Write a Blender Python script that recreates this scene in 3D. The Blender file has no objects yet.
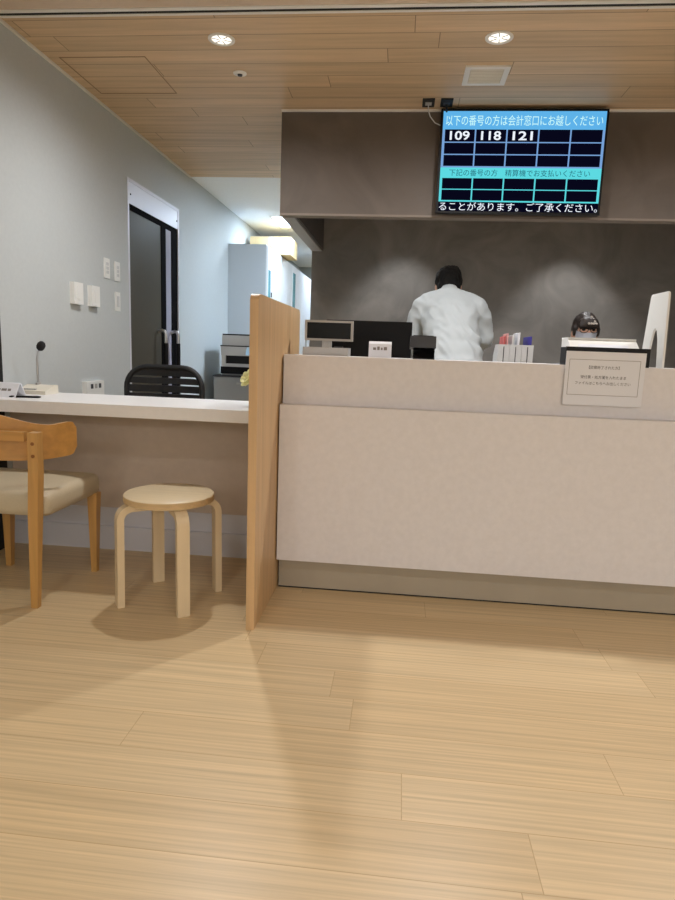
import bpy, bmesh, math, random
from mathutils import Vector, Matrix, Quaternion, noise
random.seed(7)
PI = math.pi
SC = bpy.context.scene
COL = SC.collection

# ------------------------------------------------------------------ colours / materials
def lin(c):
    r = []
    for v in c[:3]:
        v = v / 255.0
        r.append(v / 12.92 if v <= 0.04045 else ((v + 0.055) / 1.055) ** 2.4)
    return (r[0], r[1], r[2], 1.0)

def mat(name, rgb, rough=0.5, metal=0.0, noise_amt=0.0, noise_scale=20.0, bump=0.0, emit=0.0, stretch=(1, 1, 1), spec=0.5, coat=0.0):
    m = bpy.data.materials.new(name); m.use_nodes = True
    nt = m.node_tree; b = nt.nodes['Principled BSDF']
    c = lin(rgb)
    b.inputs['Base Color'].default_value = c
    b.inputs['Roughness'].default_value = rough
    b.inputs['Metallic'].default_value = metal
    b.inputs['Specular IOR Level'].default_value = spec
    b.inputs['Coat Weight'].default_value = coat
    if emit > 0:
        b.inputs['Emission Color'].default_value = c
        b.inputs['Emission Strength'].default_value = emit
    if noise_amt > 0 or bump > 0:
        tc = nt.nodes.new('ShaderNodeTexCoord'); mp = nt.nodes.new('ShaderNodeMapping')
        mp.inputs['Scale'].default_value = stretch
        nz = nt.nodes.new('ShaderNodeTexNoise'); nz.inputs['Scale'].default_value = noise_scale; nz.inputs['Detail'].default_value = 5
        nt.links.new(tc.outputs['Object'], mp.inputs[0]); nt.links.new(mp.outputs[0], nz.inputs['Vector'])
        if noise_amt > 0:
            mr = nt.nodes.new('ShaderNodeMapRange')
            mr.inputs[1].default_value = 0.3; mr.inputs[2].default_value = 0.7
            mr.inputs[3].default_value = 1 - noise_amt; mr.inputs[4].default_value = 1 + noise_amt
            vm = nt.nodes.new('ShaderNodeVectorMath'); vm.operation = 'SCALE'; vm.inputs[0].default_value = c[:3]
            nt.links.new(nz.outputs['Fac'], mr.inputs[0]); nt.links.new(mr.outputs[0], vm.inputs['Scale'])
            nt.links.new(vm.outputs[0], b.inputs['Base Color'])
        if bump > 0:
            bp = nt.nodes.new('ShaderNodeBump'); bp.inputs['Strength'].default_value = bump; bp.inputs['Distance'].default_value = 0.01
            nt.links.new(nz.outputs['Fac'], bp.inputs['Height']); nt.links.new(bp.outputs[0], b.inputs['Normal'])
    return m

def plank_mat(name, c1, c2, length, width, line, rough, grain=0.2, offset=0.37, line_w=0.0016, gscale=(1.4, 46, 1), rough2=None, bump=0.05):
    """wooden planks running along x, built from world-aligned object coordinates"""
    m = bpy.data.materials.new(name); m.use_nodes = True
    nt = m.node_tree; b = nt.nodes['Principled BSDF']; N = nt.nodes.new; L = nt.links.new
    b.inputs['Roughness'].default_value = rough
    tc = N('ShaderNodeTexCoord')
    sp = N('ShaderNodeSeparateXYZ'); L(tc.outputs['Object'], sp.inputs[0])
    dv_ = N('ShaderNodeMath'); dv_.operation = 'DIVIDE'; dv_.inputs[1].default_value = width; L(sp.outputs[1], dv_.inputs[0])
    fl_ = N('ShaderNodeMath'); fl_.operation = 'FLOOR'; L(dv_.outputs[0], fl_.inputs[0])
    wn = N('ShaderNodeTexWhiteNoise'); wn.noise_dimensions = '1D'; L(fl_.outputs[0], wn.inputs['W'])
    ma = N('ShaderNodeMath'); ma.operation = 'MULTIPLY_ADD'; ma.inputs[1].default_value = length * 3; L(wn.outputs['Value'], ma.inputs[0]); L(sp.outputs[0], ma.inputs[2])
    cb_ = N('ShaderNodeCombineXYZ'); L(ma.outputs[0], cb_.inputs[0]); L(sp.outputs[1], cb_.inputs[1])
    br = N('ShaderNodeTexBrick'); br.offset = 0.0; br.offset_frequency = 2; br.squash = 1.0
    br.inputs['Scale'].default_value = 1.0; br.inputs['Brick Width'].default_value = length; br.inputs['Row Height'].default_value = width
    br.inputs['Mortar Size'].default_value = line_w; br.inputs['Mortar Smooth'].default_value = 0.3; br.inputs['Bias'].default_value = 0.0
    br.inputs['Color1'].default_value = lin(c1); br.inputs['Color2'].default_value = lin(c2); br.inputs['Mortar'].default_value = lin(line)
    L(cb_.outputs[0], br.inputs['Vector'])
    mp = N('ShaderNodeMapping'); mp.inputs['Scale'].default_value = gscale
    L(tc.outputs['Object'], mp.inputs[0])
    # offset grain per plank
    vadd = N('ShaderNodeVectorMath'); vadd.operation = 'MULTIPLY_ADD'
    vadd.inputs[1].default_value = (37, 53, 11)
    L(br.outputs['Color'], vadd.inputs[0]); L(mp.outputs[0], vadd.inputs[2])
    nz = N('ShaderNodeTexNoise'); nz.inputs['Scale'].default_value = 1.0; nz.inputs['Detail'].default_value = 8; nz.inputs['Roughness'].default_value = 0.62
    L(vadd.outputs[0], nz.inputs['Vector'])
    mr = N('ShaderNodeMapRange'); mr.inputs[1].default_value = 0.32; mr.inputs[2].default_value = 0.68
    mr.inputs[3].default_value = 1 - grain; mr.inputs[4].default_value = 1 + grain * 0.7
    L(nz.outputs['Fac'], mr.inputs[0])
    vm = N('ShaderNodeVectorMath'); vm.operation = 'SCALE'
    L(br.outputs['Color'], vm.inputs[0]); L(mr.outputs[0], vm.inputs['Scale'])
    L(vm.outputs[0], b.inputs['Base Color'])
    bp = N('ShaderNodeBump'); bp.inputs['Strength'].default_value = bump; bp.inputs['Distance'].default_value = 0.004
    L(nz.outputs['Fac'], bp.inputs['Height']); L(bp.outputs[0], b.inputs['Normal'])
    return m

def grain_mat(name, c, rough, axis='z', grain=0.18, fine=70, coat=0.0):
    m = bpy.data.materials.new(name); m.use_nodes = True
    nt = m.node_tree; b = nt.nodes['Principled BSDF']; N = nt.nodes.new; L = nt.links.new
    b.inputs['Roughness'].default_value = rough; b.inputs['Coat Weight'].default_value = coat
    tc = N('ShaderNodeTexCoord'); mp = N('ShaderNodeMapping')
    s = [fine, fine, fine]; s['xyz'.index(axis)] = fine * 0.035
    mp.inputs['Scale'].default_value = s
    L(tc.outputs['Object'], mp.inputs[0])
    nz = N('ShaderNodeTexNoise'); nz.inputs['Scale'].default_value = 1; nz.inputs['Detail'].default_value = 6
    L(mp.outputs[0], nz.inputs['Vector'])
    mr = N('ShaderNodeMapRange'); mr.inputs[1].default_value = 0.3; mr.inputs[2].default_value = 0.7
    mr.inputs[3].default_value = 1 - grain; mr.inputs[4].default_value = 1 + grain * .8
    L(nz.outputs['Fac'], mr.inputs[0])
    vm = N('ShaderNodeVectorMath'); vm.operation = 'SCALE'; vm.inputs[0].default_value = lin(c)[:3]
    L(mr.outputs[0], vm.inputs['Scale']); L(vm.outputs[0], b.inputs['Base Color'])
    return m

def plaster_mat(name, c1, c2, rough=0.7):
    m = bpy.data.materials.new(name); m.use_nodes = True
    nt = m.node_tree; b = nt.nodes['Principled BSDF']; N = nt.nodes.new; L = nt.links.new
    b.inputs['Roughness'].default_value = rough
    tc = N('ShaderNodeTexCoord')
    nz = N('ShaderNodeTexNoise'); nz.inputs['Scale'].default_value = 2.6; nz.inputs['Detail'].default_value = 9; nz.inputs['Roughness'].default_value = 0.55; nz.inputs['Distortion'].default_value = 1.2
    L(tc.outputs['Object'], nz.inputs['Vector'])
    cr = N('ShaderNodeValToRGB'); cr.color_ramp.elements[0].position = 0.32; cr.color_ramp.elements[1].position = 0.68
    cr.color_ramp.elements[0].color = lin(c1); cr.color_ramp.elements[1].color = lin(c2)
    L(nz.outputs['Fac'], cr.inputs[0]); L(cr.outputs[0], b.inputs['Base Color'])
    bp = N('ShaderNodeBump'); bp.inputs['Strength'].default_value = 0.12; bp.inputs['Distance'].default_value = 0.01
    L(nz.outputs['Fac'], bp.inputs['Height']); L(bp.outputs[0], b.inputs['Normal'])
    return m

def emat(name, rgb, strength):
    m = bpy.data.materials.new(name); m.use_nodes = True
    nt = m.node_tree; nt.nodes.clear()
    e = nt.nodes.new('ShaderNodeEmission'); e.inputs[0].default_value = lin(rgb); e.inputs[1].default_value = strength
    o = nt.nodes.new('ShaderNodeOutputMaterial'); nt.links.new(e.outputs[0], o.inputs[0])
    return m

M = {}
M['floor'] = plank_mat('floor_planks', (213, 189, 148), (207, 181, 138), 1.22, 0.152, (184, 154, 110), 0.36, grain=0.19, line_w=0.0011, gscale=(1.3, 95, 1))
M['ceil_wood'] = plank_mat('ceiling_planks', (214, 184, 146), (200, 170, 132), 1.8, 0.145, (134, 109, 80), 0.5, grain=0.17, line_w=0.0022, gscale=(1.2, 22, 1))
M['wall'] = mat('painted_wall', (190, 195, 195), 0.75, noise_amt=0.02, noise_scale=60, bump=0.03)
M['ceil_white'] = mat('white_ceiling', (243, 244, 245), 0.8, noise_amt=0.02, noise_scale=40)
M['ceil_beige'] = mat('beige_ceiling', (206, 186, 165), 0.8, noise_amt=0.02, noise_scale=40)
M['soffit'] = plaster_mat('brown_plaster', (86, 77, 69), (101, 90, 81))
M['rear'] = plaster_mat('taupe_plaster', (112, 109, 105), (138, 134, 129), 0.6)
M['soffit_edge'] = mat('grey_edge', (158, 155, 152), 0.5)
M['soffit_lip'] = mat('brown_edge', (124, 112, 100), 0.6)
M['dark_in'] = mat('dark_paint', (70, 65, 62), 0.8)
M['trim_white'] = mat('white_trim', (226, 222, 214), 0.45)
M['slot'] = mat('slot_black', (12, 11, 10), 0.7)
M['base'] = mat('white_baseboard', (206, 206, 212), 0.45)
M['laminate'] = mat('counter_laminate', (222, 219, 220), 0.42, noise_amt=0.03, noise_scale=45)
M['desk'] = mat('desk_laminate', (240, 238, 236), 0.35, noise_amt=0.015, noise_scale=50)
M['toe'] = mat('toe_metal', (168, 158, 140), 0.45, noise_amt=0.04, noise_scale=6)
M['taupe'] = mat('taupe_panel', (198, 182, 166), 0.6, noise_amt=0.03, noise_scale=30)
M['oak'] = grain_mat('oak_panel', (206, 170, 124), 0.42, 'z', 0.12, 45)
M['oak_edge'] = grain_mat('oak_edge', (206, 168, 124), 0.42, 'z', 0.08, 60)
M['birch'] = grain_mat('birch_leg', (224, 203, 166), 0.4, 'z', 0.05, 50)
M['birch_top'] = grain_mat('birch_seat', (232, 214, 178), 0.38, 'x', 0.05, 40)
M['birch_edge'] = grain_mat('birch_ply_edge', (204, 174, 128), 0.45, 'x', 0.12, 90)
M['chair_wood'] = grain_mat('honey_wood', (192, 142, 76), 0.36, 'x', 0.14, 40, coat=0.15)
M['chair_leg'] = grain_mat('honey_wood_leg', (192, 146, 82), 0.36, 'z', 0.13, 50, coat=0.15)
M['plug'] = mat('dark_wood_plug', (134, 84, 34), 0.5)
M['vinyl'] = mat('beige_vinyl', (190, 176, 148), 0.5, bump=0.08, noise_scale=160, noise_amt=0.03)
M['black'] = mat('black_plastic', (13, 13, 14), 0.5, spec=0.2)
M['mesh_black'] = mat('black_chair_mesh', (20, 20, 22), 0.5)
M['screen_black'] = mat('black_glass', (7, 7, 8), 0.3, spec=0.2)
M['matte_black'] = mat('matte_black', (14, 14, 15), 0.75)
M['darkgrey'] = mat('dark_grey_plastic', (54, 56, 60), 0.45)
M['grey'] = mat('grey_plastic', (172, 170, 166), 0.5)
M['ltgrey'] = mat('light_grey_plastic', (206, 207, 207), 0.5)
M['white'] = mat('white_plastic', (232, 232, 228), 0.4)
M['cream'] = mat('cream_plastic', (224, 218, 202), 0.45)
M['paper'] = mat('paper', (228, 230, 236), 0.8)
M['ink'] = mat('ink', (40, 36, 36), 0.8)
M['ink_light'] = mat('ink_light', (130, 124, 120), 0.8)
M['steel'] = mat('brushed_steel', (190, 190, 190), 0.28, metal=1.0)
M['alu'] = mat('pale_aluminium', (214, 214, 222), 0.4, metal=0.15)
M['glass_dark'] = mat('dark_door_glass', (82, 78, 69), 0.4, spec=0.08)
M['glass_glow'] = mat('corridor_glow_glass', (170, 168, 184), 0.15)  # brightness of the corridor in the glass, put into a pale lilac colour
M['door_dark'] = mat('dark_door_frame', (13, 11, 12), 0.8, spec=0.03)
M['cab_side'] = mat('cabinet_grey', (190, 195, 198), 0.5)
M['cab_white'] = mat('cabinet_white', (238, 238, 240), 0.35)
M['cab_low'] = mat('low_cabinet_grey', (150, 152, 152), 0.5)
M['teal'] = mat('teal_gloss', (110, 170, 180), 0.2)
M['card'] = mat('cardboard_cream', (212, 188, 140), 0.8)
M['shirt'] = mat('white_shirt', (188, 194, 196), 0.85, bump=0.05, noise_scale=120)
M['hair_black'] = mat('black_hair', (13, 12, 12), 0.85, bump=0.5, noise_scale=60, stretch=(1, 1, .3))
M['hair_brown'] = mat('brown_hair', (44, 35, 31), 0.5, bump=0.5, noise_scale=70, stretch=(1, 1, .2))
M['skin'] = mat('skin', (222, 178, 152), 0.5)
M['mask'] = mat('mask_white', (222, 226, 236), 0.85, bump=0.2, noise_scale=10, stretch=(.2, .2, 8))
M['trousers'] = mat('dark_trousers', (52, 54, 60), 0.85)
M['uniform'] = mat('grey_uniform', (120, 122, 130), 0.85)
M['shoe'] = mat('black_shoe', (20, 20, 20), 0.4)
M['lips'] = mat('lips', (176, 110, 98), 0.5)
M['pattern'] = mat('pale_speckle', (176, 166, 156), 0.7, noise_amt=0.35, noise_scale=120)
M['pink'] = mat('pink_folder', (226, 168, 166), 0.6)
M['red'] = mat('red_folder', (214, 110, 108), 0.6)
M['blue'] = mat('blue_folder', (62, 56, 150), 0.6)
M['lens'] = emat('lamp_lens', (255, 248, 236), 1.7)
M['reflector'] = mat('lamp_reflector', (215, 212, 205), 0.25, metal=0.6)
M['led'] = emat('office_led', (214, 234, 255), 36.0)
M['led_fill'] = emat('office_led_fill', (214, 234, 255), 92.0)
M['petal'] = mat('cream_petal', (240, 236, 176), 0.6)
M['petal_pink'] = mat('pale_pink_petal', (236, 210, 190), 0.6)
M['leaf'] = mat('leaf_green', (96, 120, 62), 0.5)
M['vase'] = mat('brown_vase', (84, 62, 48), 0.35)
M['led_tv_blue'] = emat('display_blue', (98, 184, 240), 1.15)
M['led_tv_cyan'] = emat('display_cyan', (96, 224, 232), 1.15)
M['led_tv_cell'] = emat('display_cell', (12, 12, 34), 0.8)
M['led_tv_line'] = emat('display_line', (132, 178, 236), 1.0)
M['led_tv_white'] = emat('display_white', (240, 246, 255), 1.25)
M['led_tv_pale'] = emat('display_pale_text', (206, 252, 252), 1.25)
M['led_tv_teal'] = emat('display_teal_text', (40, 120, 140), 0.8)
M['device_blue'] = mat('pale_blue_panel', (170, 200, 220), 0.35)

# ------------------------------------------------------------------ object helpers
def root_off(o):
    v = Vector((0, 0, 0))
    while o is not None:
        v += Vector(o.location); o = o.parent
    return v

def link(name, me, m, parent=None, loc=None):
    o = bpy.data.objects.new(name, me); COL.objects.link(o)
    ms = m if isinstance(m, (list, tuple)) else [m]
    for x in ms: me.materials.append(x)
    if parent is not None:
        o.parent = parent
        me.transform(Matrix.Translation(-root_off(parent)))
    elif loc is not None:
        me.transform(Matrix.Translation(-Vector(loc))); o.location = loc
    return o

def obj(name, bm, m, parent=None, loc=None, smooth=False, bevel=0.0, seg=2):
    if bevel > 0:
        bmesh.ops.bevel(bm, geom=[e for e in bm.edges if e.is_manifold and e.calc_face_angle(0) > 0.6], offset=bevel, segments=seg, profile=0.5, affect='EDGES', clamp_overlap=True)
    me = bpy.data.meshes.new(name)
    bmesh.ops.recalc_face_normals(bm, faces=bm.faces)
    if smooth:
        for f in bm.faces: f.smooth = True
    bm.to_mesh(me); bm.free()
    o = link(name, me, m, parent, loc)
    if smooth:
        try: me.set_sharp_from_angle(angle=math.radians(38))
        except Exception: pass
    return o

def thing(name, loc, label, cat, group=None):
    o = bpy.data.objects.new(name, None); COL.objects.link(o)
    o.location = loc; o.empty_display_size = 0.05
    o['label'] = label; o['category'] = cat
    if group: o['group'] = group
    return o

def tag(o, label, cat, group=None):
    o['label'] = label; o['category'] = cat
    if group: o['group'] = group
    return o

def struct(o):
    o['kind'] = 'structure'; return o

def BM(): return bmesh.new()

def box(bm, x0, x1, y0, y1, z0, z1, mi=0):
    vs = [bm.verts.new(p) for p in ((x0,y0,z0),(x1,y0,z0),(x1,y1,z0),(x0,y1,z0),(x0,y0,z1),(x1,y0,z1),(x1,y1,z1),(x0,y1,z1))]
    for q in ((0,3,2,1),(4,5,6,7),(0,1,5,4),(1,2,6,5),(2,3,7,6),(3,0,4,7)):
        f = bm.faces.new([vs[i] for i in q]); f.material_index = mi
    return bm

def bx(*a): return box(BM(), *a)

def loft(bm, rings, cap=True, mi=0):
    R = [[bm.verts.new(p) for p in r] for r in rings]
    n = len(R[0])
    for a, b in zip(R, R[1:]):
        for i in range(n):
            f = bm.faces.new((a[i], a[(i+1) % n], b[(i+1) % n], b[i])); f.material_index = mi
    if cap:
        bm.faces.new(list(reversed(R[0]))).material_index = mi; bm.faces.new(R[-1]).material_index = mi
    return bm

def lathe(bm, cx, cy, prof, n=32, mi=0, cap=True):
    return loft(bm, [[(cx + r*math.cos(2*PI*i/n), cy + r*math.sin(2*PI*i/n), z) for i in range(n)] for r, z in prof], cap, mi)

def tube(bm, pts, r, n=10, mi=0):
    pts = [Vector(p) for p in pts]
    rs = r if isinstance(r, (list, tuple)) else [r]*len(pts)
    rings = []; up = None
    for i, p in enumerate(pts):
        t = (pts[min(i+1, len(pts)-1)] - pts[max(i-1, 0)]).normalized()
        if up is None:
            up = t.orthogonal().normalized()
        up = (up - t*up.dot(t)).normalized()
        s = t.cross(up)
        rings.append([p + (up*math.cos(2*PI*k/n) + s*math.sin(2*PI*k/n))*rs[i] for k in range(n)])
    return loft(bm, rings, True, mi)

def sweep_rect(bm, pts, w, h, side, mi=0):
    """rectangular section: w along fixed 'side' vector, h along the path normal"""
    pts = [Vector(p) for p in pts]; side = Vector(side).normalized()
    hs = h if isinstance(h, (list, tuple)) else [h]*len(pts)
    ws = w if isinstance(w, (list, tuple)) else [w]*len(pts)
    rings = []
    for i, p in enumerate(pts):
        t = (pts[min(i+1, len(pts)-1)] - pts[max(i-1, 0)]).normalized()
        nrm = t.cross(side).normalized()
        a = side*ws[i]/2; b = nrm*hs[i]/2
        rings.append([p+a+b, p-a+b, p-a-b, p+a-b])
    return loft(bm, rings, True, mi)

def prism(bm, poly, axis, a, b, mi=0):
    """poly in the two other axes (order xyz minus axis), extruded from a to b along axis"""
    def P(u, v, w):
        return {'x': (w, u, v), 'y': (u, w, v), 'z': (u, v, w)}[axis]
    lo = [bm.verts.new(P(u, v, a)) for u, v in poly]; hi = [bm.verts.new(P(u, v, b)) for u, v in poly]
    n = len(poly)
    for i in range(n):
        bm.faces.new((lo[i], lo[(i+1) % n], hi[(i+1) % n], hi[i])).material_index = mi
    bm.faces.new(list(reversed(lo))).material_index = mi; bm.faces.new(hi).material_index = mi
    return bm

def rrect(u0, u1, v0, v1, r, n=6):
    pts = []
    for cx, cy, a0 in ((u1-r, v1-r, 0), (u0+r, v1-r, 90), (u0+r, v0+r, 180), (u1-r, v0+r, 270)):
        for k in range(n+1):
            a = math.radians(a0 + 90*k/n); pts.append((cx + r*math.cos(a), cy + r*math.sin(a)))
    return pts

def add_text(bm, s, x, z, size, y, mi, width=None, align='CENTER', extra=0.0):
    """text lying in the xz plane, facing -y"""
    cu = bpy.data.curves.new('t', 'FONT'); cu.body = s; cu.size = size; cu.align_x = align; cu.align_y = 'CENTER'; cu.resolution_u = 3
    cu.offset = extra
    o = bpy.data.objects.new('t', cu); COL.objects.link(o)
    bpy.context.view_layer.update()
    me = bpy.data.meshes.new_from_object(o.evaluated_get(bpy.context.evaluated_depsgraph_get()))
    xs = [v.co.x for v in me.vertices] or [0]
    w = max(xs) - min(xs); sx = (width / w) if (width and w > 0) else 1.0
    mid = (max(xs)+min(xs))/2 if align == 'CENTER' else min(xs)
    zs = [v.co.y for v in me.vertices] or [0]; zm = (max(zs)+min(zs))/2
    idx = [bm.verts.new((x + (v.co.x - mid)*sx, y, z + v.co.y - zm)) for v in me.vertices]
    for p in me.polygons:
        try:
            f = bm.faces.new([idx[i] for i in p.vertices]); f.material_index = mi
        except ValueError: pass
    bpy.data.objects.remove(o); bpy.data.curves.remove(cu); bpy.data.meshes.remove(me)

def quad_y(bm, x0, x1, z0, z1, y, mi):
    f = bm.faces.new([bm.verts.new(p) for p in ((x0,y,z0),(x1,y,z0),(x1,y,z1),(x0,y,z1))]); f.material_index = mi

def blob(name, elems, voxel, m, parent, smooth_it=3, disp=None):
    """one continuous surface from overlapping limbs and ellipsoids"""
    bm = BM()
    for e in elems:
        if e[0] == 'ell':
            _, c, r, rot = e
            s = bmesh.ops.create_uvsphere(bm, u_segments=28, v_segments=18, radius=1.0)
            mtx = Matrix.Translation(c) @ rot.to_4x4() @ Matrix.Diagonal((r[0], r[1], r[2], 1))
            bmesh.ops.transform(bm, matrix=mtx, verts=s['verts'])
        else:
            pts = [(Vector(p), r) for p, r in e[1]]
            dense = []
            for (p, r), (q, s) in zip(pts, pts[1:]):
                k = max(2, int((q-p).length / max(0.35*min(r, s), 0.002)))
                for i in range(k): dense.append((p.lerp(q, i/k), r + (s-r)*i/k))
            tube(bm, [p for p, r in pts], [r for p, r in pts], 14)
            for p, r in pts:
                s = bmesh.ops.create_uvsphere(bm, u_segments=14, v_segments=10, radius=r)
                bmesh.ops.translate(bm, vec=p, verts=s['verts'])
    me = bpy.data.meshes.new(name); bm.to_mesh(me); bm.free()
    o = bpy.data.objects.new(name, me); COL.objects.link(o)
    rm = o.modifiers.new('r', 'REMESH'); rm.mode = 'VOXEL'; rm.voxel_size = voxel; rm.use_smooth_shade = True
    sm = o.modifiers.new('s', 'SMOOTH'); sm.iterations = smooth_it; sm.factor = 0.5
    bpy.context.view_layer.update()
    me2 = bpy.data.meshes.new_from_object(o.evaluated_get(bpy.context.evaluated_depsgraph_get()))
    bpy.data.objects.remove(o); bpy.data.meshes.remove(me)
    me2.name = name; me2.materials.clear()
    if disp:
        nr = [v.normal.copy() for v in me2.vertices]
        for v, n in zip(me2.vertices, nr): v.co += n * disp(v.co)
    for p in me2.polygons: p.use_smooth = True
    return link(name, me2, m, parent)

I3 = Matrix.Identity(3)
def RX(d): return Matrix.Rotation(math.radians(d), 3, 'X')
def RY(d): return Matrix.Rotation(math.radians(d), 3, 'Y')
def RZ(d): return Matrix.Rotation(math.radians(d), 3, 'Z')

def copy_tree(o, loc=None):
    c = o.copy(); COL.objects.link(c)
    if loc is not None: c.location = loc
    for ch in list(o.children):
        d = ch.copy(); COL.objects.link(d); d.parent = c
        for g in list(ch.children):
            e = g.copy(); COL.objects.link(e); e.parent = d
    return c

# ================================================================== THE SETTING
CZ = 2.4
XL = -1.86
struct(obj('floor', bx(-2.6, 6.0, -8.0, 11.2, -0.1, 0.0), M['floor']))
struct(obj('ceiling', bx(-2.0, 6.0, 2.868, 5.44, CZ, CZ+0.1), M['ceil_wood']))
struct(obj('ceiling', bx(-2.0, 6.0, -8.0, 2.806, CZ, CZ+0.1), M['ceil_beige']))
struct(obj('ceiling', bx(-2.0, 6.0, 5.44, 11.2, CZ, CZ+0.1), M['ceil_white']))
# slot diffuser line across the ceiling: white lips, black slot
struct(obj('trim_1', bx(-1.848, 6.0, 2.829, 2.851, CZ-0.0015, CZ+0.06), M['slot']))
b = bx(-1.848, 6.0, 2.806, 2.829, CZ-0.004, CZ+0.06); box(b, -1.848, 6.0, 2.851, 2.868, CZ-0.004, CZ+0.06)
struct(obj('trim_2', b, M['trim_white']))
# left wall with the door opening
DY0, DY1, DZ = 4.185, 5.16, 2.075
b = bx(XL-0.12, XL, -8.0, DY0, 0, CZ); box(b, XL-0.12, XL, DY1, 11.2, 0, CZ); box(b, XL-0.12, XL, DY0, DY1, DZ, CZ)
struct(obj('wall_left', b, M['wall']))
b = bx(XL, XL+0.012, -8.0, 5.44, CZ-0.012, CZ)
struct(obj('trim_3', b, M['trim_white']))
struct(obj('trim_4', bx(XL, XL+0.012, 2.60, 2.765, 0, 2.1), M['matte_black']))
b = bx(XL, XL+0.012, 2.95, DY0-0.03, 0, 0.09); box(b, XL, XL+0.012, DY1+0.03, 5.9, 0, 0.09)
struct(obj('baseboard_left', b, M['base']))
struct(obj('wall_back', bx(-2.0, 6.0, -8.12, -8.0, 0, CZ), M['wall']))
struct(obj('wall_right', bx(6.0, 6.12, -8.0, 11.2, 0, CZ), M['wall']))
struct(obj('wall_far', bx(-2.0, 6.0, 11.2, 11.3, 0, CZ), M['wall']))
# dark plaster wall behind the staff
struct(obj('wall_rear', bx(-0.785, 2.42, 5.35, 5.47, 0, CZ), M['rear']))
struct(obj('wall_side', bx(2.42, 2.54, 3.95, 5.47, 0, CZ), M['rear']))
# soffit over the counter: plaster front, grey edges
b = bx(-0.785, 3.2, 3.95, 4.0, 1.812, CZ)
struct(obj('wall_soffit', b, M['soffit']))
struct(obj('trim_9', bx(-0.785, 3.2, 3.95, 4.03, 1.80, 1.8125), M['soffit_lip']))
struct(obj('trim_5', bx(-0.785, -0.705, 4.0305, 5.35, 1.80, CZ), M['soffit_edge']))
struct(obj('trim_10', bx(-0.785, -0.705, 4.0, 4.0305, 1.8125, CZ), M['soffit_edge']))
struct(obj('trim_6', bx(-0.785, 3.2, 3.937, 3.95, CZ-0.011, CZ), M['trim_white']))
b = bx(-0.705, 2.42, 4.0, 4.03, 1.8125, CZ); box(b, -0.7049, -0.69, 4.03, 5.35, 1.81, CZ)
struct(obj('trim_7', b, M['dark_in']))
# access hatch in the wooden ceiling: a fine shadow line
b = BM()
hx0, hx1, hy0, hy1, t = -1.79, -1.34, 3.25, 3.70, 0.005
box(b, hx0, hx1, hy0, hy0+t, CZ-0.002, CZ); box(b, hx0, hx1, hy1-t, hy1, CZ-0.002, CZ); box(b, hx0, hx0+t, hy0+t, hy1-t, CZ-0.002, CZ); box(b, hx1-t, hx1, hy0+t, hy1-t, CZ-0.002, CZ)
struct(obj('trim_8', b, mat('hatch_line', (146, 118, 86), 0.6)))

# ------------------------------------------------------------------ double door in the left wall
dr = bpy.data.objects.new('door_1', None); COL.objects.link(dr); dr.location = (XL, (DY0+DY1)/2, 0); struct(dr)
b = bx(XL-0.10, XL+0.002, DY0, DY0+0.022, 0, DZ); box(b, XL-0.10, XL+0.002, DY1-0.022, DY1, 0, DZ); box(b, XL-0.10, XL+0.002, DY0+0.022, DY1-0.022, DZ-0.022, DZ)
obj('door_frame', b, M['alu'], dr)
tp = obj('transom_panel', bx(XL-0.03, XL-0.001, DY0+0.022, DY1-0.022, 1.915, DZ-0.022), M['alu'], dr)
b = BM()
for yy in (DY0+0.05, DY1-0.05):
    for zz in (1.975,):
        lathe(b, 0, 0, [(0.006, 0), (0.006, 0.004), (0.003, 0.005)], 10)
        bmesh.ops.transform(b, matrix=Matrix.Translation((XL-0.001, yy, zz)) @ RY(90).to_4x4(), verts=b.verts[-30:])
obj('screw', b, M['darkgrey'], tp)
obj('door_head', bx(XL-0.09, XL-0.006, DY0+0.022, DY1-0.022, 1.875, 1.916), M['door_dark'], dr)
lf = obj('door_leaf', bx(XL-0.04, XL-0.006, 4.79, 4.885, 0.01, 1.875), M['door_dark'], dr)
obj('glass_pane', bx(XL-0.034, XL-0.010, DY0+0.022, 4.79, 0.01, 1.875), M['glass_dark'], lf)
l2 = obj('door_leaf', bx(XL-0.04, XL-0.006, 5.005, DY1-0.022, 0.01, 1.875), M['door_dark'], dr)
obj('glass_pane', bx(XL-0.034, XL-0.010, 4.885, 5.005, 0.01, 1.875), M['glass_glow'], l2)
def handle(y, par):
    x0 = XL-0.006
    pts = [(x0, y, 1.085), (x0+0.03, y, 1.095), (x0+0.05, y, 1.09), (x0+0.06, y, 1.07), (x0+0.06, y, 1.02), (x0+0.06, y, 0.55), (x0+0.05, y, 0.52), (x0, y, 0.51)]
    h = obj('handle', tube(BM(), pts, 0.013, 10), M['steel'], par, smooth=True)
    h['label'] = 'steel bow handle with dark grip'
    # dark grip on the outside of the bar
    obj('grip', tube(BM(), [(x0+0.06, y, 1.0), (x0+0.06, y, 0.58)], 0.017, 12), M['black'], par, smooth=True)
handle(4.715, lf); handle(4.985, l2)

# ================================================================== DESK ON THE LEFT
dk = thing('reception_desk', (-1.18, 2.7, 0), 'long low white-topped desk left of the wooden divider with taupe back panel', 'desk')
obj('desktop', bx(-1.858, -0.507, 2.515, 2.98, 0.684, 0.736), M['desk'], dk, bevel=0.003)
obj('back_panel', bx(-1.858, -0.507, 2.82, 2.85, 0.205, 0.684), M['taupe'], dk)
b = bx(-1.858, -0.507, 2.815, 2.85, 0.115, 0.205); box(b, -1.858, -0.507, 2.80, 2.85, 0.0, 0.115)
obj('skirting', b, M['base'], dk)

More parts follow.
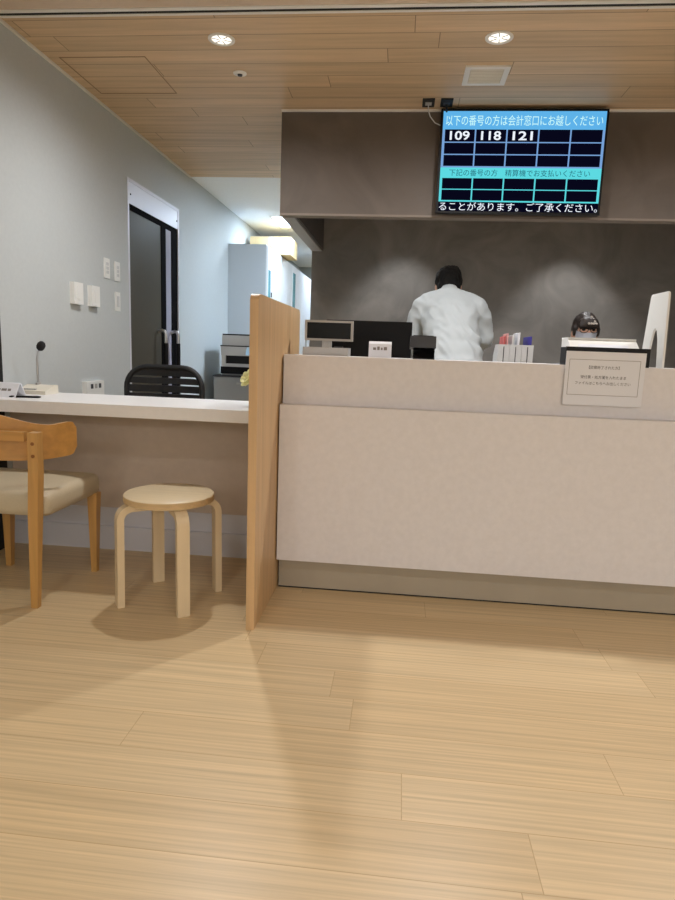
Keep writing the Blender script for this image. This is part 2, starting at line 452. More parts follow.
# wooden divider panel
poly = rrect(2.06, 2.91, 0.0, 1.172, 0.035, 6)
poly = [(2.06, 0.0), (2.91, 0.0)] + [(2.91-0.03+0.03*math.cos(a), 1.142+0.03*math.sin(a)) for a in [k*PI/12 for k in range(7)]] + [(2.06+0.03-0.03*math.sin(a), 1.142+0.03*math.cos(a)) for a in [k*PI/12 for k in range(7)]]
dv = obj('room_divider', prism(BM(), poly, 'x', -0.503, -0.474), M['oak'], None, (-0.488, 2.48, 0), bevel=0.004)
tag(dv, 'tall oak divider panel standing between white desk and beige counter', 'divider')

# ================================================================== RECEPTION COUNTER
ct = thing('reception_counter', (0.9, 2.6, 0), 'long beige two-tier reception counter with recessed taupe toe kick', 'counter')
X0, X1 = -0.468, 2.4
obj('lower_front', bx(X0, X1, 2.43, 2.52, 0.137, 0.777), M['laminate'], ct, bevel=0.003)
obj('upper_front', bx(X0, X1, 2.495, 2.55, 0.777, 0.947), M['laminate'], ct)
obj('countertop', bx(X0, X1, 2.494, 2.80, 0.947, 0.972), M['laminate'], ct, bevel=0.003)
obj('rear_panel', bx(X0, X1, 2.55, 2.78, 0.012, 0.947), M['taupe'], ct)
tk = obj('toe_kick', bx(X0, X1, 2.485, 2.55, 0.0, 0.137), M['toe'], ct)
obj('floor_gap_strip', bx(X0, X1, 2.4835, 2.485, 0.0, 0.005), M['slot'], ct)

sd = thing('staff_desk', (0.9, 3.2, 0), 'lower white work desk on the staff side behind the beige counter', 'desk')
obj('desktop', bx(-0.45, 2.35, 2.80, 3.62, 0.69, 0.72), M['desk'], sd, bevel=0.003)
for x in (-0.43, 0.95, 2.31):
    obj('end_panel', bx(x, x+0.025, 2.82, 3.58, 0.0, 0.69), M['desk'], sd)
wt = thing('work_table', (0.8, 5.0, 0), 'white work table against the dark wall, in front of the man', 'table')
obj('tabletop', bx(-0.5, 2.2, 4.80, 5.33, 0.84, 0.87), M['desk'], wt, bevel=0.003)
for x in (-0.46, 2.14):
    for y in (4.85, 5.27):
        obj('leg', bx(x, x+0.04, y, y+0.04, 0.0, 0.84), M['grey'], wt)

# ================================================================== STOOL
SX, SY, SZ = -0.868, 2.29, 0.430
st = thing('round_stool', (SX, SY, 0), 'round birch stool with four bent legs in front of the desk', 'stool')
seat = obj('seat', lathe(BM(), SX, SY, [(0.166, SZ-0.002), (0.170, SZ-0.005), (0.170, SZ-0.030), (0.166, SZ-0.033)], 64), M['birch_top'], st, smooth=True)
bm = lathe(BM(), SX, SY, [(0.1702, SZ-0.007), (0.1712, SZ-0.007), (0.1712, SZ-0.029), (0.1702, SZ-0.029)], 64, cap=False)
obj('edge_band', bm, M['birch_edge'], seat, smooth=True)
for a in (217, 34.5, 304.5, 125):
    a = math.radians(a); d = Vector((math.cos(a), math.sin(a), 0)); s = Vector((-math.sin(a), math.cos(a), 0))
    c = Vector((SX, SY, 0)); zt = SZ-0.0465
    pts = [c + d*0.08 + Vector((0, 0, zt)), c + d*0.145 + Vector((0, 0, zt))]
    for k in range(1, 8):
        q = k/7*PI/2; pts.append(c + d*(0.145+0.045*math.sin(q)) + Vector((0, 0, zt-0.045*(1-math.cos(q)))))
    pts.append(c + d*0.193); 
    pts[-1].z = 0.0
    obj('leg', sweep_rect(BM(), pts, 0.046, 0.026, s), M['birch'], st, bevel=0.003, smooth=True)

# ================================================================== WOODEN CHAIR (seen from behind)
wc = thing('dining_chair', (-1.515, 2.33, 0), 'honey wood chair with curved backrest and beige padded seat facing the desk', 'chair')
# seat pad : soft cushion
def cushion(x0, x1, y0, y1, z0, z1, r, n=14, dome=0.012):
    bm = BM(); rings = []
    prof = [(0.016, z0), (0.003, z0+0.012), (0, z0+0.03), (0, z1-0.035), (0.004, z1-0.016), (0.016, z1-0.005), (0.032, z1)]
    for ins, z in prof:
        rings.append([(u, v, z) for u, v in rrect(x0+ins, x1-ins, y0+ins, y1-ins, max(r-ins*0.5, 0.012), 6)])
    # dome rings
    cx, cy = (x0+x1)/2, (y0+y1)/2
    base = rings[-1]
    for k in (0.8, 0.6, 0.4, 0.2, 0.05):
        rings.append([(cx+(u-cx)*k, cy+(v-cy)*k, z1+dome*(1-k*k)) for u, v, _ in base])
    return loft(bm, rings)
obj('seat', cushion(-1.765, -1.272, 2.125, 2.555, 0.345, 0.437, 0.035), M['vinyl'], wc, smooth=True)
def leg(x, y, pts):
    bm = sweep_rect(BM(), [(px, py, pz) for px, py, pz, w, h in pts], [p[3] for p in pts], [p[4] for p in pts], (1, 0, 0))
    o = obj('leg', bm, M['chair_leg'], wc, bevel=0.006, smooth=True)
    return o
for sx in (1, -1):
    xr = -1.515 + sx*0.212
    l = leg(xr, 2.1, [(xr-sx*0.018, 2.107, 0.0, 0.026, 0.024), (xr-sx*0.004, 2.105, 0.35, 0.038, 0.036), (xr+sx*0.008, 2.10, 0.52, 0.040, 0.036), (xr+sx*0.013, 2.095, 0.668, 0.038, 0.034)])
    for z in (0.628, 0.583):
        b = BM(); n0 = len(b.verts); lathe(b, 0, 0, [(0.0065, 0), (0.0065, 0.003)], 12); b.verts.ensure_lookup_table()
        bmesh.ops.transform(b, matrix=Matrix.Translation((xr+sx*0.012, 2.0795, z)) @ RX(90).to_4x4(), verts=b.verts[n0:])
        obj('plug', b, M['plug'], l)
    xf = -1.29 if sx > 0 else -1.685
    leg(xf, 2.5, [(xf, 2.508, 0.0, 0.024, 0.024), (xf, 2.512, 0.18, 0.033, 0.033), (xf, 2.515, 0.352, 0.042, 0.042)])
obj('back_rail', bx(-1.705, -1.325, 2.083, 2.109, 0.634, 0.667), M['chair_wood'], wc, bevel=0.005)
# curved backrest board, wrapping forward at both ends
bm = BM(); rings = []
NS = 40
for i in range(NS+1):
    s = -1 + 2*i/NS; a = abs(s)
    x = -1.515 + 0.260*math.sin(s*1.25)/math.sin(1.25)
    y = 2.124 + 0.20*(1-math.cos(s*1.25))/(1-math.cos(1.25))*0.93
    tx = 0.260*math.cos(s*1.25); ty = 0.27*math.sin(s*1.25)
    n = Vector((-ty, tx, 0)).normalized()
    zt = 0.728 - 0.048*(1-math.cos(min(a/0.72, 1)*PI))/2 + 0.012*max(0, (a-0.72)/0.28)
    zb = 0.553 - 0.006*a + 0.012*max(0, (a-0.6)/0.4)
    e = max(0, (a-0.90)/0.10)
    cut = 0.030*(1-math.sqrt(max(0, 1-e*e)))
    zt -= cut; zb += cut
    p = Vector((x, y, 0)); th = 0.0075
    rings.append([p-n*th+Vector((0,0,zb)), p+n*th+Vector((0,0,zb)), p+n*th+Vector((0,0,zt)), p-n*th+Vector((0,0,zt))])
loft(bm, rings)
obj('backrest', bm, M['chair_wood'], wc, smooth=True, bevel=0.002)

# ================================================================== BLACK OFFICE CHAIR
oc = thing('office_chair', (-1.352, 3.62, 0), 'black office chair with rounded slatted back behind the white desk', 'chair')
def rr_ring(x0, x1, z0, z1, r, yf):
    return [(u, yf(u), v) for u, v in rrect(x0, x1, z0, z1, r, 8)]
def bend(u): return 3.50 + 0.35*(u+1.352)**2*1.2*-1 + 0.02
bm = BM()
poly = rrect(-1.577, -1.128, 0.50, 0.862, 0.12, 8)
# outer rim as a tube around
pts = [(u, bend(u), v) for u, v in poly]; pts.append(pts[0]); pts.append(pts[1])
obj('back_frame', tube(bm, pts, 0.016, 10), M['mesh_black'], oc, smooth=True)
bm = BM()
def half_at(z):
    zt, zb, r, w_ = 0.862, 0.50, 0.12, 0.2245
    d = max(0.0, z-(zt-r), (zb+r)-z)
    return w_ - r + math.sqrt(max(r*r-d*d, 0)) - 0.004
zs = [0.506, 0.56, 0.612, 0.664, 0.714, 0.762, 0.806, 0.857]
for za, zb in zip(zs, zs[1:]):
    za += 0.0045; zb -= 0.0045
    K = 6
    rows = [za+(zb-za)*k/K for k in range(K+1)]
    for u, v in zip(rows, rows[1:]):
        rg = []
        for k in range(13):
            t = -1+k/6; xa, xb = -1.352+half_at(u)*t, -1.352+half_at(v)*t
            rg.append([(xa, bend(xa)-0.006, u), (xa, bend(xa)+0.006, u), (xb, bend(xb)+0.006, v), (xb, bend(xb)-0.006, v)])
        loft(bm, rg)
obj('back_slats', bm, M['mesh_black'], oc)
obj('seat', cushion(-1.59, -1.115, 3.50, 3.98, 0.42, 0.49, 0.08), M['mesh_black'], oc, smooth=True)
obj('back_support', sweep_rect(BM(), [(-1.352, 3.50, 0.66), (-1.352, 3.47, 0.5), (-1.352, 3.50, 0.40), (-1.352, 3.72, 0.40)], 0.06, 0.02, (1, 0, 0)), M['black'], oc)
obj('gas_lift', lathe(BM(), -1.352, 3.74, [(0.03, 0.07), (0.03, 0.25), (0.02, 0.25), (0.02, 0.425)], 16), M['black'], oc, smooth=True)
for k in range(5):
    a = 2*PI*k/5+0.3; d = Vector((math.cos(a), math.sin(a), 0)); c = Vector((-1.352, 3.74, 0))
    l = obj('base_arm', sweep_rect(BM(), [c+d*0.02+Vector((0,0,0.10)), c+d*0.26+Vector((0,0,0.075))], [0.05, 0.03], 0.03, (-d.y, d.x, 0)), M['black'], oc)
    p = c+d*0.26
    bm = BM(); tube(bm, [p+Vector((-d.y*.02, d.x*.02, 0.028)), p+Vector((d.y*.02, -d.x*.02, 0.028))], 0.028, 14); tube(bm, [p+Vector((0,0,0.03)), p+Vector((0,0,0.08))], 0.008, 8)
    obj('caster', bm, M['black'], l, smooth=True)

# ================================================================== WALL PLATES
def plate(y0, y1, z0, z1, d, label, group=None, kind='wall_switch', rocker=1):
    r = thing(kind, (XL, (y0+y1)/2, z0), label, 'switch', group)
    obj('cover_plate', bx(XL, XL+d, y0, y1, z0, z1), M['white'], r, bevel=0.002)
    yc = (y0+y1)/2; zc = (z0+z1)/2
    for k in range(rocker):
        h = (z1-z0)*0.62/rocker; zz = zc-(z1-z0)*0.31+k*h
        obj('rocker', bx(XL+d-0.001, XL+d+0.004, yc-0.014, yc+0.014, zz+0.003, zz+h-0.003), M['ltgrey'], r, bevel=0.001)
    return r
plate(3.825, 3.895, 1.388, 1.508, 0.007, 'white three-rocker wall switch, farthest from the door in the upper pair', rocker=3)
plate(3.970, 4.040, 1.385, 1.505, 0.007, 'white three-rocker wall switch nearest the door, above the single plate', rocker=3)
plate(3.968, 4.036, 1.195, 1.315, 0.007, 'white wall switch plate below the two upper switches, beside the door', rocker=1)
def wbox(y0, y1, label):
    r = thing('wall_controller', (XL, (y0+y1)/2, 1.2), label, 'wall control')
    obj('housing', bx(XL, XL+0.028, y0, y1, 1.200, 1.320), M['white'], r, bevel=0.004)
    obj('front_panel', bx(XL+0.027, XL+0.031, y0+0.03, y1-0.03, 1.225, 1.30), M['white'], r, bevel=0.001)
wbox(3.412, 3.512, 'thick white wall control box, left of the pair above the microphone')
wbox(3.614, 3.712, 'thick white wall control box, right of the pair near the switches')
so = thing('outlet_box', (XL, 3.66, 0.66), 'white surface-mounted outlet box low on the wall above the desk edge', 'outlet')
obj('housing', bx(XL, XL+0.030, 3.52, 3.735, 0.66, 0.757), M['white'], so, bevel=0.004)
for y in (3.58, 3.63, 3.68):
    obj('socket', bx(XL+0.029, XL+0.0315, y-0.014, y+0.014, 0.715, 0.742), M['darkgrey'] if y != 3.63 else M['grey'], so)

# ================================================================== THINGS ON THE LEFT DESK
DT = 0.736
mc = thing('desk_microphone', (-1.745, 2.88, DT), 'cream paging microphone with gooseneck and black head on the white desk', 'microphone')
b = prism(BM(), [(2.82, DT), (2.935, DT), (2.935, DT+0.040), (2.90, DT+0.043), (2.82, DT+0.016)], 'x', -1.815, -1.675)
obj('base', b, M['cream'], mc, bevel=0.006, smooth=True)
obj('button_panel', bx(-1.79, -1.73, 2.832, 2.842, DT+0.019, DT+0.026), M['grey'], mc)
pts = [(-1.760, 2.905, DT+0.038), (-1.761, 2.905, DT+0.11), (-1.760, 2.903, DT+0.165), (-1.750, 2.897, DT+0.198), (-1.736, 2.890, DT+0.216)]
obj('gooseneck', tube(BM(), pts, 0.0055, 10), M['steel'], mc, smooth=True)
obj('collar', lathe(BM(), -1.760, 2.905, [(0.014, DT+0.035), (0.012, DT+0.05), (0.007, DT+0.052)], 14), M['grey'], mc, smooth=True)
q = Vector((0.55, -0.25, 0.8)).normalized(); p0 = Vector((-1.740, 2.892, DT+0.210))
obj('mic_head', tube(BM(), [p0, p0+q*.006, p0+q*.016, p0+q*.030, p0+q*.042, p0+q*.048], [0.009, 0.016, 0.0195, 0.0195, 0.014, 0.005], 14), M['matte_black'], mc, smooth=True)

tc = thing('name_card', (-1.765, 2.66, DT), 'white folded paper card standing at the left end of the white desk', 'card')
prof = [(2.615, DT), (2.650, DT+0.062), (2.658, DT+0.064), (2.666, DT+0.060), (2.700, DT), (2.697, DT), (2.662, DT+0.056), (2.654, DT+0.058), (2.618, DT)]
obj('folded_sheet', prism(BM(), prof, 'x', -1.83, -1.695), M['paper'], tc)
b = BM()
for k, (xa, xb) in enumerate(((-1.80, -1.775), (-1.77, -1.745), (-1.74, -1.725))):
    z0, z1 = DT+0.028, DT+0.038
    f = lambda z: 2.615+0.035*(z-DT)/0.062-0.0006
    b.faces.new([b.verts.new(p) for p in ((xa, f(z0), z0), (xb, f(z0), z0), (xb, f(z1), z1), (xa, f(z1), z1))])
obj('print', b, M['ink_light'], tc)
pn = obj('pen', tube(BM(), [(-1.725, 2.616, DT+0.005), (-1.715, 2.619, DT+0.005), (-1.610, 2.65, DT+0.005), (-1.598, 2.654, DT+0.005)], [0.002, 0.0048, 0.0048, 0.003], 10), M['black'], None, (-1.66, 2.635, DT), smooth=True)
tag(pn, 'dark pen lying on the white desk in front of the folded card', 'pen')

fv = thing('flower_vase', (-0.628, 2.74, DT), 'brown vase with a cream flower at the desk end, half behind the divider', 'vase')
vs = obj('vase', lathe(BM(), -0.628, 2.74, [(0.020, DT), (0.032, DT+0.01), (0.037, DT+0.04), (0.030, DT+0.08), (0.024, DT+0.094), (0.026, DT+0.1), (0.022, DT+0.1), (0.020, DT+0.085)], 24), M['vase'], fv, smooth=True)
def flower(c, r, dirv, m, parent, n=7):
    bm = BM(); dirv = Vector(dirv).normalized(); Q = Vector((0, 0, 1)).rotation_difference(dirv).to_matrix()
    for layer, (tilt, sc, k) in enumerate(((25, 1.0, n), (50, 0.85, n-1), (72, 0.6, n-3))):
        for j in range(k):
            s = bmesh.ops.create_uvsphere(bm, u_segments=12, v_segments=8, radius=1.0)
            mt = Matrix.Translation(c) @ Q.to_4x4() @ RZ(360*j/k+layer*25).to_4x4() @ RY(-tilt).to_4x4() @ Matrix.Translation((r*0.55*sc, 0, 0)) @ Matrix.Diagonal((r*0.55*sc, r*0.42*sc, r*0.10, 1))
            bmesh.ops.transform(bm, matrix=mt, verts=s['verts'])
    return obj('flower_head', bm, m, parent, smooth=True)
def stem(a, b2):
    m_ = (Vector(a)+Vector(b2))/2 + Vector((0, 0, 0.01))
    obj('stem', tube(BM(), [a, m_, b2], 0.0028, 8), M['leaf'], fv, smooth=True)
stem((-0.628, 2.74, DT+0.07), (-0.658, 2.715, DT+0.118)); stem((-0.628, 2.74, DT+0.07), (-0.622, 2.735, DT+0.16)); stem((-0.628, 2.74, DT+0.07), (-0.60, 2.75, DT+0.13))
flower((-0.660, 2.712, DT+0.118), 0.042, (-0.55, -0.6, 0.35), M['petal'], fv)
flower((-0.632, 2.735, DT+0.165), 0.022, (-0.3, -0.4, 0.8), M['petal_pink'], fv, 6)
flower((-0.590, 2.75, DT+0.14), 0.03, (0.3, -0.3, 0.8), M['petal'], fv, 6)

# ================================================================== OFFICE BEYOND
ys = [6.63, 7.33, 8.13, 8.95, 9.80]
cl = ['tall white cabinet nearest the camera, with grey side and teal strip on its door',
      'tall white cabinet second in the row, directly under the cream box',
      'tall white cabinet third in the row along the office wall',
      'tall white cabinet farthest back in the office row']
for i in range(4):
    a, c = ys[i]+0.002, ys[i+1]-0.002
    r = thing('storage_cabinet', (-1.65, (a+c)/2, 0), cl[i], 'cabinet', 'tall cabinets along the office wall')
    obj('body', bx(XL+0.002, -1.455, a, c, 0, 2.05), M['cab_side'], r)
    mid = (a+c)/2
    for k, (u, v) in enumerate(((a+0.005, mid-0.004), (mid+0.004, c-0.012))):
        d = obj('door', bx(-1.455, -1.435, u, v, 0.06, 2.035), M['cab_white'], r)
        yh = v-0.04 if k == 0 else u+0.04
        obj('handle', bx(-1.436, -1.424, yh-0.008, yh+0.008, 1.0, 1.14), M['grey'], d)
        if i == 0 and k == 0:
            obj('teal_strip', bx(-1.4355, -1.433, u+0.03, u+0.14, 1.52, 1.80), M['teal'], d)  # plain teal plate on the door face
            obj('label_holder', bx(-1.4355, -1.432, u+0.17, u+0.22, 1.53, 1.58), M['black'], d)
        if i == 2 and k == 0:
            obj('teal_strip', bx(-1.4355, -1.433, u+0.03, u+0.22, 1.0, 1.95), M['teal'], d)  # taller plain teal plate on the third unit
cb = thing('cardboard_box', (-1.56, 7.55, 2.05), 'cream cardboard box lying on top of the tall cabinets', 'box')
obj('carton', bx(-1.80, -1.325, 7.34, 7.80, 2.05, 2.245), M['card'], cb, bevel=0.003)
obj('lid_flap', bx(-1.80, -1.325, 7.36, 7.80, 2.245, 2.252), M['card'], cb)
obj('tape', bx(-1.58, -1.53, 7.3385, 7.3405, 2.16, 2.245), M['cream'], cb)

lc = thing('low_cabinet', (-1.43, 6.05, 0), 'low grey cabinet under the printer beside the office wall', 'cabinet')
obj('body', bx(-1.755, -1.15, 5.80, 6.35, 0, 0.705), M['cab_low'], lc, bevel=0.004)
obj('cabinet_top', bx(-1.765, -1.14, 5.79, 6.36, 0.705, 0.722), M['darkgrey'], lc)
for z in (0.05, 0.27, 0.49):
    d = obj('drawer', bx(-1.74, -1.165, 5.788, 5.80, z, z+0.205), M['cab_low'], lc)
    obj('handle', bx(-1.53, -1.37, 5.775, 5.789, z+0.15, z+0.165), M['grey'], d)
pr = thing('printer', (-1.43, 6.05, 0.722), 'grey multifunction printer with black trays on the low cabinet', 'printer')
obj('base_tray', bx(-1.70, -1.18, 5.86, 6.30, 0.722, 0.83), M['ltgrey'], pr, bevel=0.006)
obj('tray_front', bx(-1.70, -1.18, 5.835, 5.86, 0.735, 0.80), M['black'], pr)
obj('output_slot', bx(-1.66, -1.20, 5.875, 6.28, 0.83, 0.905), M['matte_black'], pr)
obj('side_column', bx(-1.70, -1.66, 5.86, 6.30, 0.83, 0.905), M['ltgrey'], pr)
obj('scanner_body', bx(-1.705, -1.18, 5.85, 6.30, 0.905, 0.99), M['ltgrey'], pr, bevel=0.006)
obj('control_panel', prism(BM(), [(5.79, 0.915), (5.86, 0.915), (5.86, 0.995), (5.85, 0.995)], 'x', -1.45, -1.18), M['device_blue'], pr)
obj('seam', bx(-1.708, -1.18, 5.846, 6.30, 0.99, 1.0), M['black'], pr)
obj('lid', bx(-1.695, -1.32, 5.86, 6.30, 1.0, 1.095), M['ltgrey'], pr, bevel=0.008)
obj('feeder_edge', bx(-1.69, -1.32, 5.86, 6.30, 1.095, 1.107), M['black'], pr)
obj('feeder', bx(-1.36, -1.18, 5.84, 6.28, 1.0, 1.10), M['black'], pr, bevel=0.006)

# ================================================================== OBJECTS ON / BEHIND THE COUNTER
CT = 0.972; CB = 0.963
# customer display
cd = thing('customer_display', (-0.32, 2.69, CT), 'small grey-framed display on a pale base at the counter\'s left end', 'display')
obj('base', bx(-0.412, -0.222, 2.62, 2.76, CT, CB+0.043), M['grey'], cd, bevel=0.006)
obj('paper_slot', bx(-0.285, -0.25, 2.66, 2.70, CB+0.043, CB+0.049), M['darkgrey'], cd)
obj('stem', bx(-0.340, -0.300, 2.69, 2.71, CB+0.042, CB+0.08), M['ltgrey'], cd)
fr = BM(); X0d, X1d, Z0d, Z1d = -0.413, -0.208, 1.034, 1.119; bw = 0.009
box(fr, X0d, X1d, 2.672, 2.70, Z0d, Z0d+bw); box(fr, X0d, X1d, 2.672, 2.70, Z1d-bw, Z1d); box(fr, X0d, X0d+bw, 2.672, 2.70, Z0d+bw, Z1d-bw); box(fr, X1d-bw, X1d, 2.672, 2.70, Z0d+bw, Z1d-bw)
obj('screen_frame', fr, M['grey'], cd)
obj('screen', bx(X0d+bw, X1d-bw, 2.676, 2.70, Z0d+bw, Z1d-bw), M['screen_black'], cd)
# monitor
mn = thing('monitor', (-0.15, 3.12, 0.72), 'black computer monitor seen from behind on the staff desk', 'monitor')
obj('back_shell', bx(-0.372, 0.046, 3.10, 3.125, 0.80, 1.142), M['black'], mn, bevel=0.006)
obj('rear_bulge', bx(-0.26, -0.07, 3.08, 3.10, 0.86, 1.05), M['black'], mn, bevel=0.006)
obj('screen', bx(-0.355, 0.03, 3.125, 3.128, 0.815, 1.125), M['screen_black'], mn)
obj('neck', bx(-0.19, -0.14, 3.075, 3.10, 0.735, 0.95), M['black'], mn)
obj('foot', lathe(BM(), -0.165, 3.10, [(0.11, 0.72), (0.11, 0.728), (0.05, 0.737)], 32), M['black'], mn, smooth=True)
# white folded card on the counter
wcard = thing('price_card', (-0.09, 2.62, CT), 'white paper card with curved top in front of the black monitor', 'card')
prof = [(2.605, CT), (2.612, CB+0.065), (2.622, CB+0.075), (2.636, CB+0.074), (2.67, CT), (2.668, CT), (2.634, CB+0.071), (2.623, CB+0.072), (2.6145, CB+0.064), (2.6075, CT)]
b = prism(BM(), prof, 'x', -0.135, -0.042)
obj('folded_sheet', b, M['paper'], wcard)
b = BM()
for k, (xa, xb, h) in enumerate(((-0.117, -0.105, 0.010), (-0.10, -0.09, 0.014), (-0.085, -0.078, 0.010), (-0.073, -0.060, 0.013))):
    z0 = CB+0.040; f = lambda z: 2.605+0.007*(z-CT)/0.065-0.0005
    b.faces.new([b.verts.new(p) for p in ((xa, f(z0), z0), (xb, f(z0), z0), (xb, f(z0+h), z0+h), (xa, f(z0+h), z0+h))])
obj('print', b, M['ink_light'], wcard)
# card terminal
tm = thing('card_terminal', (0.086, 2.64, CT), 'dark grey and black payment terminal on the counter, right of the white card', 'terminal')
prof = [(2.60, CT), (2.70, CT), (2.69, CB+0.03), (2.685, CB+0.05), (2.62, CB+0.05), (2.61, CB+0.045), (2.63, CB+0.032), (2.60, CB+0.014)]
obj('stand', prism(BM(), prof, 'x', 0.048, 0.135), M['black'], tm, bevel=0.002)
obj('head', prism(BM(), [(2.59, CB+0.056), (2.71, CB+0.048), (2.72, CB+0.085), (2.60, CB+0.103)], 'x', 0.034, 0.138), M['darkgrey'], tm, bevel=0.004)
obj('keypad', prism(BM(), [(2.61, CB+0.1035), (2.71, CB+0.0885), (2.71, CB+0.0905), (2.61, CB+0.1055)], 'x', 0.045, 0.127), M['black'], tm)

# file boxes with folders
fl = ['white file box nearest the man, leftmost of three on the staff desk',
      'white file box in the middle of three on the staff desk',
      'white file box on the right of three, holding a blue folder']
for i in range(3):
    x0 = 0.490 + i*0.0595; x1 = x0+0.058
    r = thing('file_box', ((x0+x1)/2, 3.38, 0.72), fl[i], 'file box', 'file boxes on the staff desk')
    b = bx(x0, x1, 3.30, 3.304, 0.72, 1.055)
    for xa, xb in ((x0, x0+0.003), (x1-0.003, x1)):
        prism(b, [(3.304, 0.72), (3.46, 0.72), (3.46, 1.0), (3.40, 1.055), (3.304, 1.055)], 'x', xa, xb)
    box(b, x0+0.003, x1-0.003, 3.304, 3.46, 0.72, 0.724); box(b, x0+0.003, x1-0.003, 3.456, 3.46, 0.724, 1.0)
    obj('case', b, M['ltgrey'], r)
    obj('spine_groove', bx((x0+x1)/2-0.002, (x0+x1)/2+0.002, 3.2985, 3.3005, 0.80, 1.045), M['darkgrey'], r)
def folder(x, w, z1, m, lean, label):
    b = prism(BM(), [(x, 0.727), (x+w, 0.727), (x+w+lean, z1), (x+lean, z1-0.004)], 'y', 3.312, 3.448)
    tag(obj('folder', b, m, None, (x, 3.42, 0.727)), label, 'folder', 'folders in the file boxes')
folder(0.512, 0.010, 1.098, M['red'], 0.005, 'thin red folder standing in the leftmost white file box')
folder(0.5285, 0.008, 1.112, M['pink'], 0.004, 'pink folder standing right of the red one in a white file box')
folder(0.556, 0.012, 1.106, M['ltgrey'], 0.004, 'grey-white folder standing in the middle white file box')
folder(0.575, 0.012, 1.118, M['paper'], 0.012, 'tallest white folder, leaning right in the middle white file box')
folder(0.638, 0.018, 1.100, M['blue'], 0.002, 'blue folder standing in the rightmost white file box')

# document tray, white case
TX0, TX1 = 0.632, 0.944
b = BM()
box(b, TX0, TX1, 2.515, 2.60, CT, CT+0.006); box(b, TX0, TX1, 2.515, 2.523, CT+0.006, CB+0.080); box(b, TX0, TX0+0.008, 2.523, 2.60, CT+0.006, CB+0.078)
box(b, TX1-0.008, TX1, 2.523, 2.60, CT+0.006, CB+0.078); box(b, TX0+0.008, TX1-0.008, 2.592, 2.60, CT+0.006, CB+0.078)
tr = obj('document_tray', b, M['matte_black'], None, (0.77, 2.56, CT))
tag(tr, 'black document tray on the counter behind the paper notice', 'tray')
wb = thing('storage_case', (0.78, 2.69, CT), 'flat white case on the counter behind the black tray, in front of the masked person', 'case')
obj('body', prism(BM(), [(2.612, CT), (2.785, CT), (2.785, CB+0.112), (2.690, CB+0.112), (2.612, CB+0.060)], 'x', 0.678, 0.948), M['white'], wb, bevel=0.003)
obj('lid', bx(0.678, 0.948, 2.688, 2.787, CB+0.112, CB+0.120), M['white'], wb, bevel=0.002)
obj('front_plate', prism(BM(), [(2.622, CB+0.0675), (2.655, CB+0.0895), (2.652, CB+0.0935), (2.619, CB+0.0715)], 'x', 0.712, 0.905), M['paper'], wb)

# notice sheet
b = bx(0.627, 0.920, 2.484, 2.488, 0.822, 1.026)
yy = 2.4835
for (xa, xb, za, zb) in ((0.640, 0.902, 0.9945, 0.996), (0.640, 0.902, 0.8605, 0.862), (0.640, 0.6415, 0.862, 0.9945), (0.9005, 0.902, 0.862, 0.9945)):
    quad_y(b, xa, xb, za, zb, yy, 1)
add_text(b, '【診察終了された方】', 0.770, 0.967, 0.0135, yy, 2, 0.112, extra=0.0)
add_text(b, '受付票・処方箋を入れたまま', 0.770, 0.930, 0.0135, yy, 2, 0.168, extra=0.0)
add_text(b, 'ファイルはこちらへお出しください', 0.770, 0.907, 0.0135, yy, 2, 0.205, extra=0.0)
ns = obj('notice_sign', b, [M['paper'], M['ink_light'], M['ink']], None, (0.77, 2.486, 0.822))
tag(ns, 'white paper notice with black Japanese text on the counter front', 'sign')

# white board with arched foot
AX = 1.0
outer = [(2.527, CT), (2.584, CT)]
arch = []
for k in range(13):
    a = PI - PI*k/12
    arch.append((2.637-0.0 + 0.030*math.cos(PI-a)*-1*-1, 0))
# arch profile: near leg inner edge up to apex, down the far leg inner edge
inn = [(2.584, CT), (2.592, CB+0.07), (2.602, CB+0.12), (2.616, CB+0.152), (2.634, CB+0.166), (2.652, CB+0.152), (2.666, CB+0.115), (2.680, CB+0.06), (2.690, CT)]
poly = [(2.527, CT)] + inn + [(2.762, CT), (2.750, CB+0.07), (2.714, CB+0.285)]
# rounded top corners
poly += [(2.709, CB+0.296), (2.700, CB+0.300), (2.556, CB+0.300), (2.545, CB+0.296), (2.541, CB+0.285)]
sb = obj('divider_board', prism(BM(), poly, 'x', AX-0.004, AX+0.004), M['white'], None, (AX, 2.64, CT), bevel=0.001)
tag(sb, 'white board with arched cut-out at its foot standing on the counter', 'board')

# ================================================================== TV
tvx0, tvx1, tvz0, tvz1, ty = 0.157, 1.086, 1.812, 2.380, 3.87
tv = thing('wall_display', ((tvx0+tvx1)/2, 3.9, tvz0), 'large wall display with blue table of waiting numbers on the soffit', 'display')
obj('housing', bx(tvx0, tvx1, ty, ty+0.045, tvz0, tvz1), M['black'], tv, bevel=0.004)
obj('wall_bracket', bx(0.42, 0.82, ty+0.045, 3.95, 1.95, 2.25), M['black'], tv)
b = BM(); ys_ = ty-0.0008
sx0, sx1 = 0.170, 1.074
quad_y(b, sx0, sx1, tvz0+0.010, tvz1-0.014, ys_+0.0004, 2)            # dark base
quad_y(b, sx0, sx1, 2.266, 2.366, ys_, 0)                               # blue header
quad_y(b, sx0, sx1, 2.062, 2.266, ys_, 3)                               # line colour behind upper table
quad_y(b, sx0, sx1, 2.006, 2.062, ys_, 1)                               # cyan band
quad_y(b, sx0, sx1, 1.874, 2.006, ys_, 1)
y2 = ys_-0.0006; cw = (sx1-sx0-0.020)/5
for (za, zb) in ((2.202, 2.268), (2.136, 2.196), (2.070, 2.130), (1.945, 2.004), (1.882, 1.940)):
    for k in range(5):
        quad_y(b, sx0+0.010+k*cw+0.004, sx0+0.010+(k+1)*cw-0.004, za, zb, y2, 2)
y3 = y2-0.0006
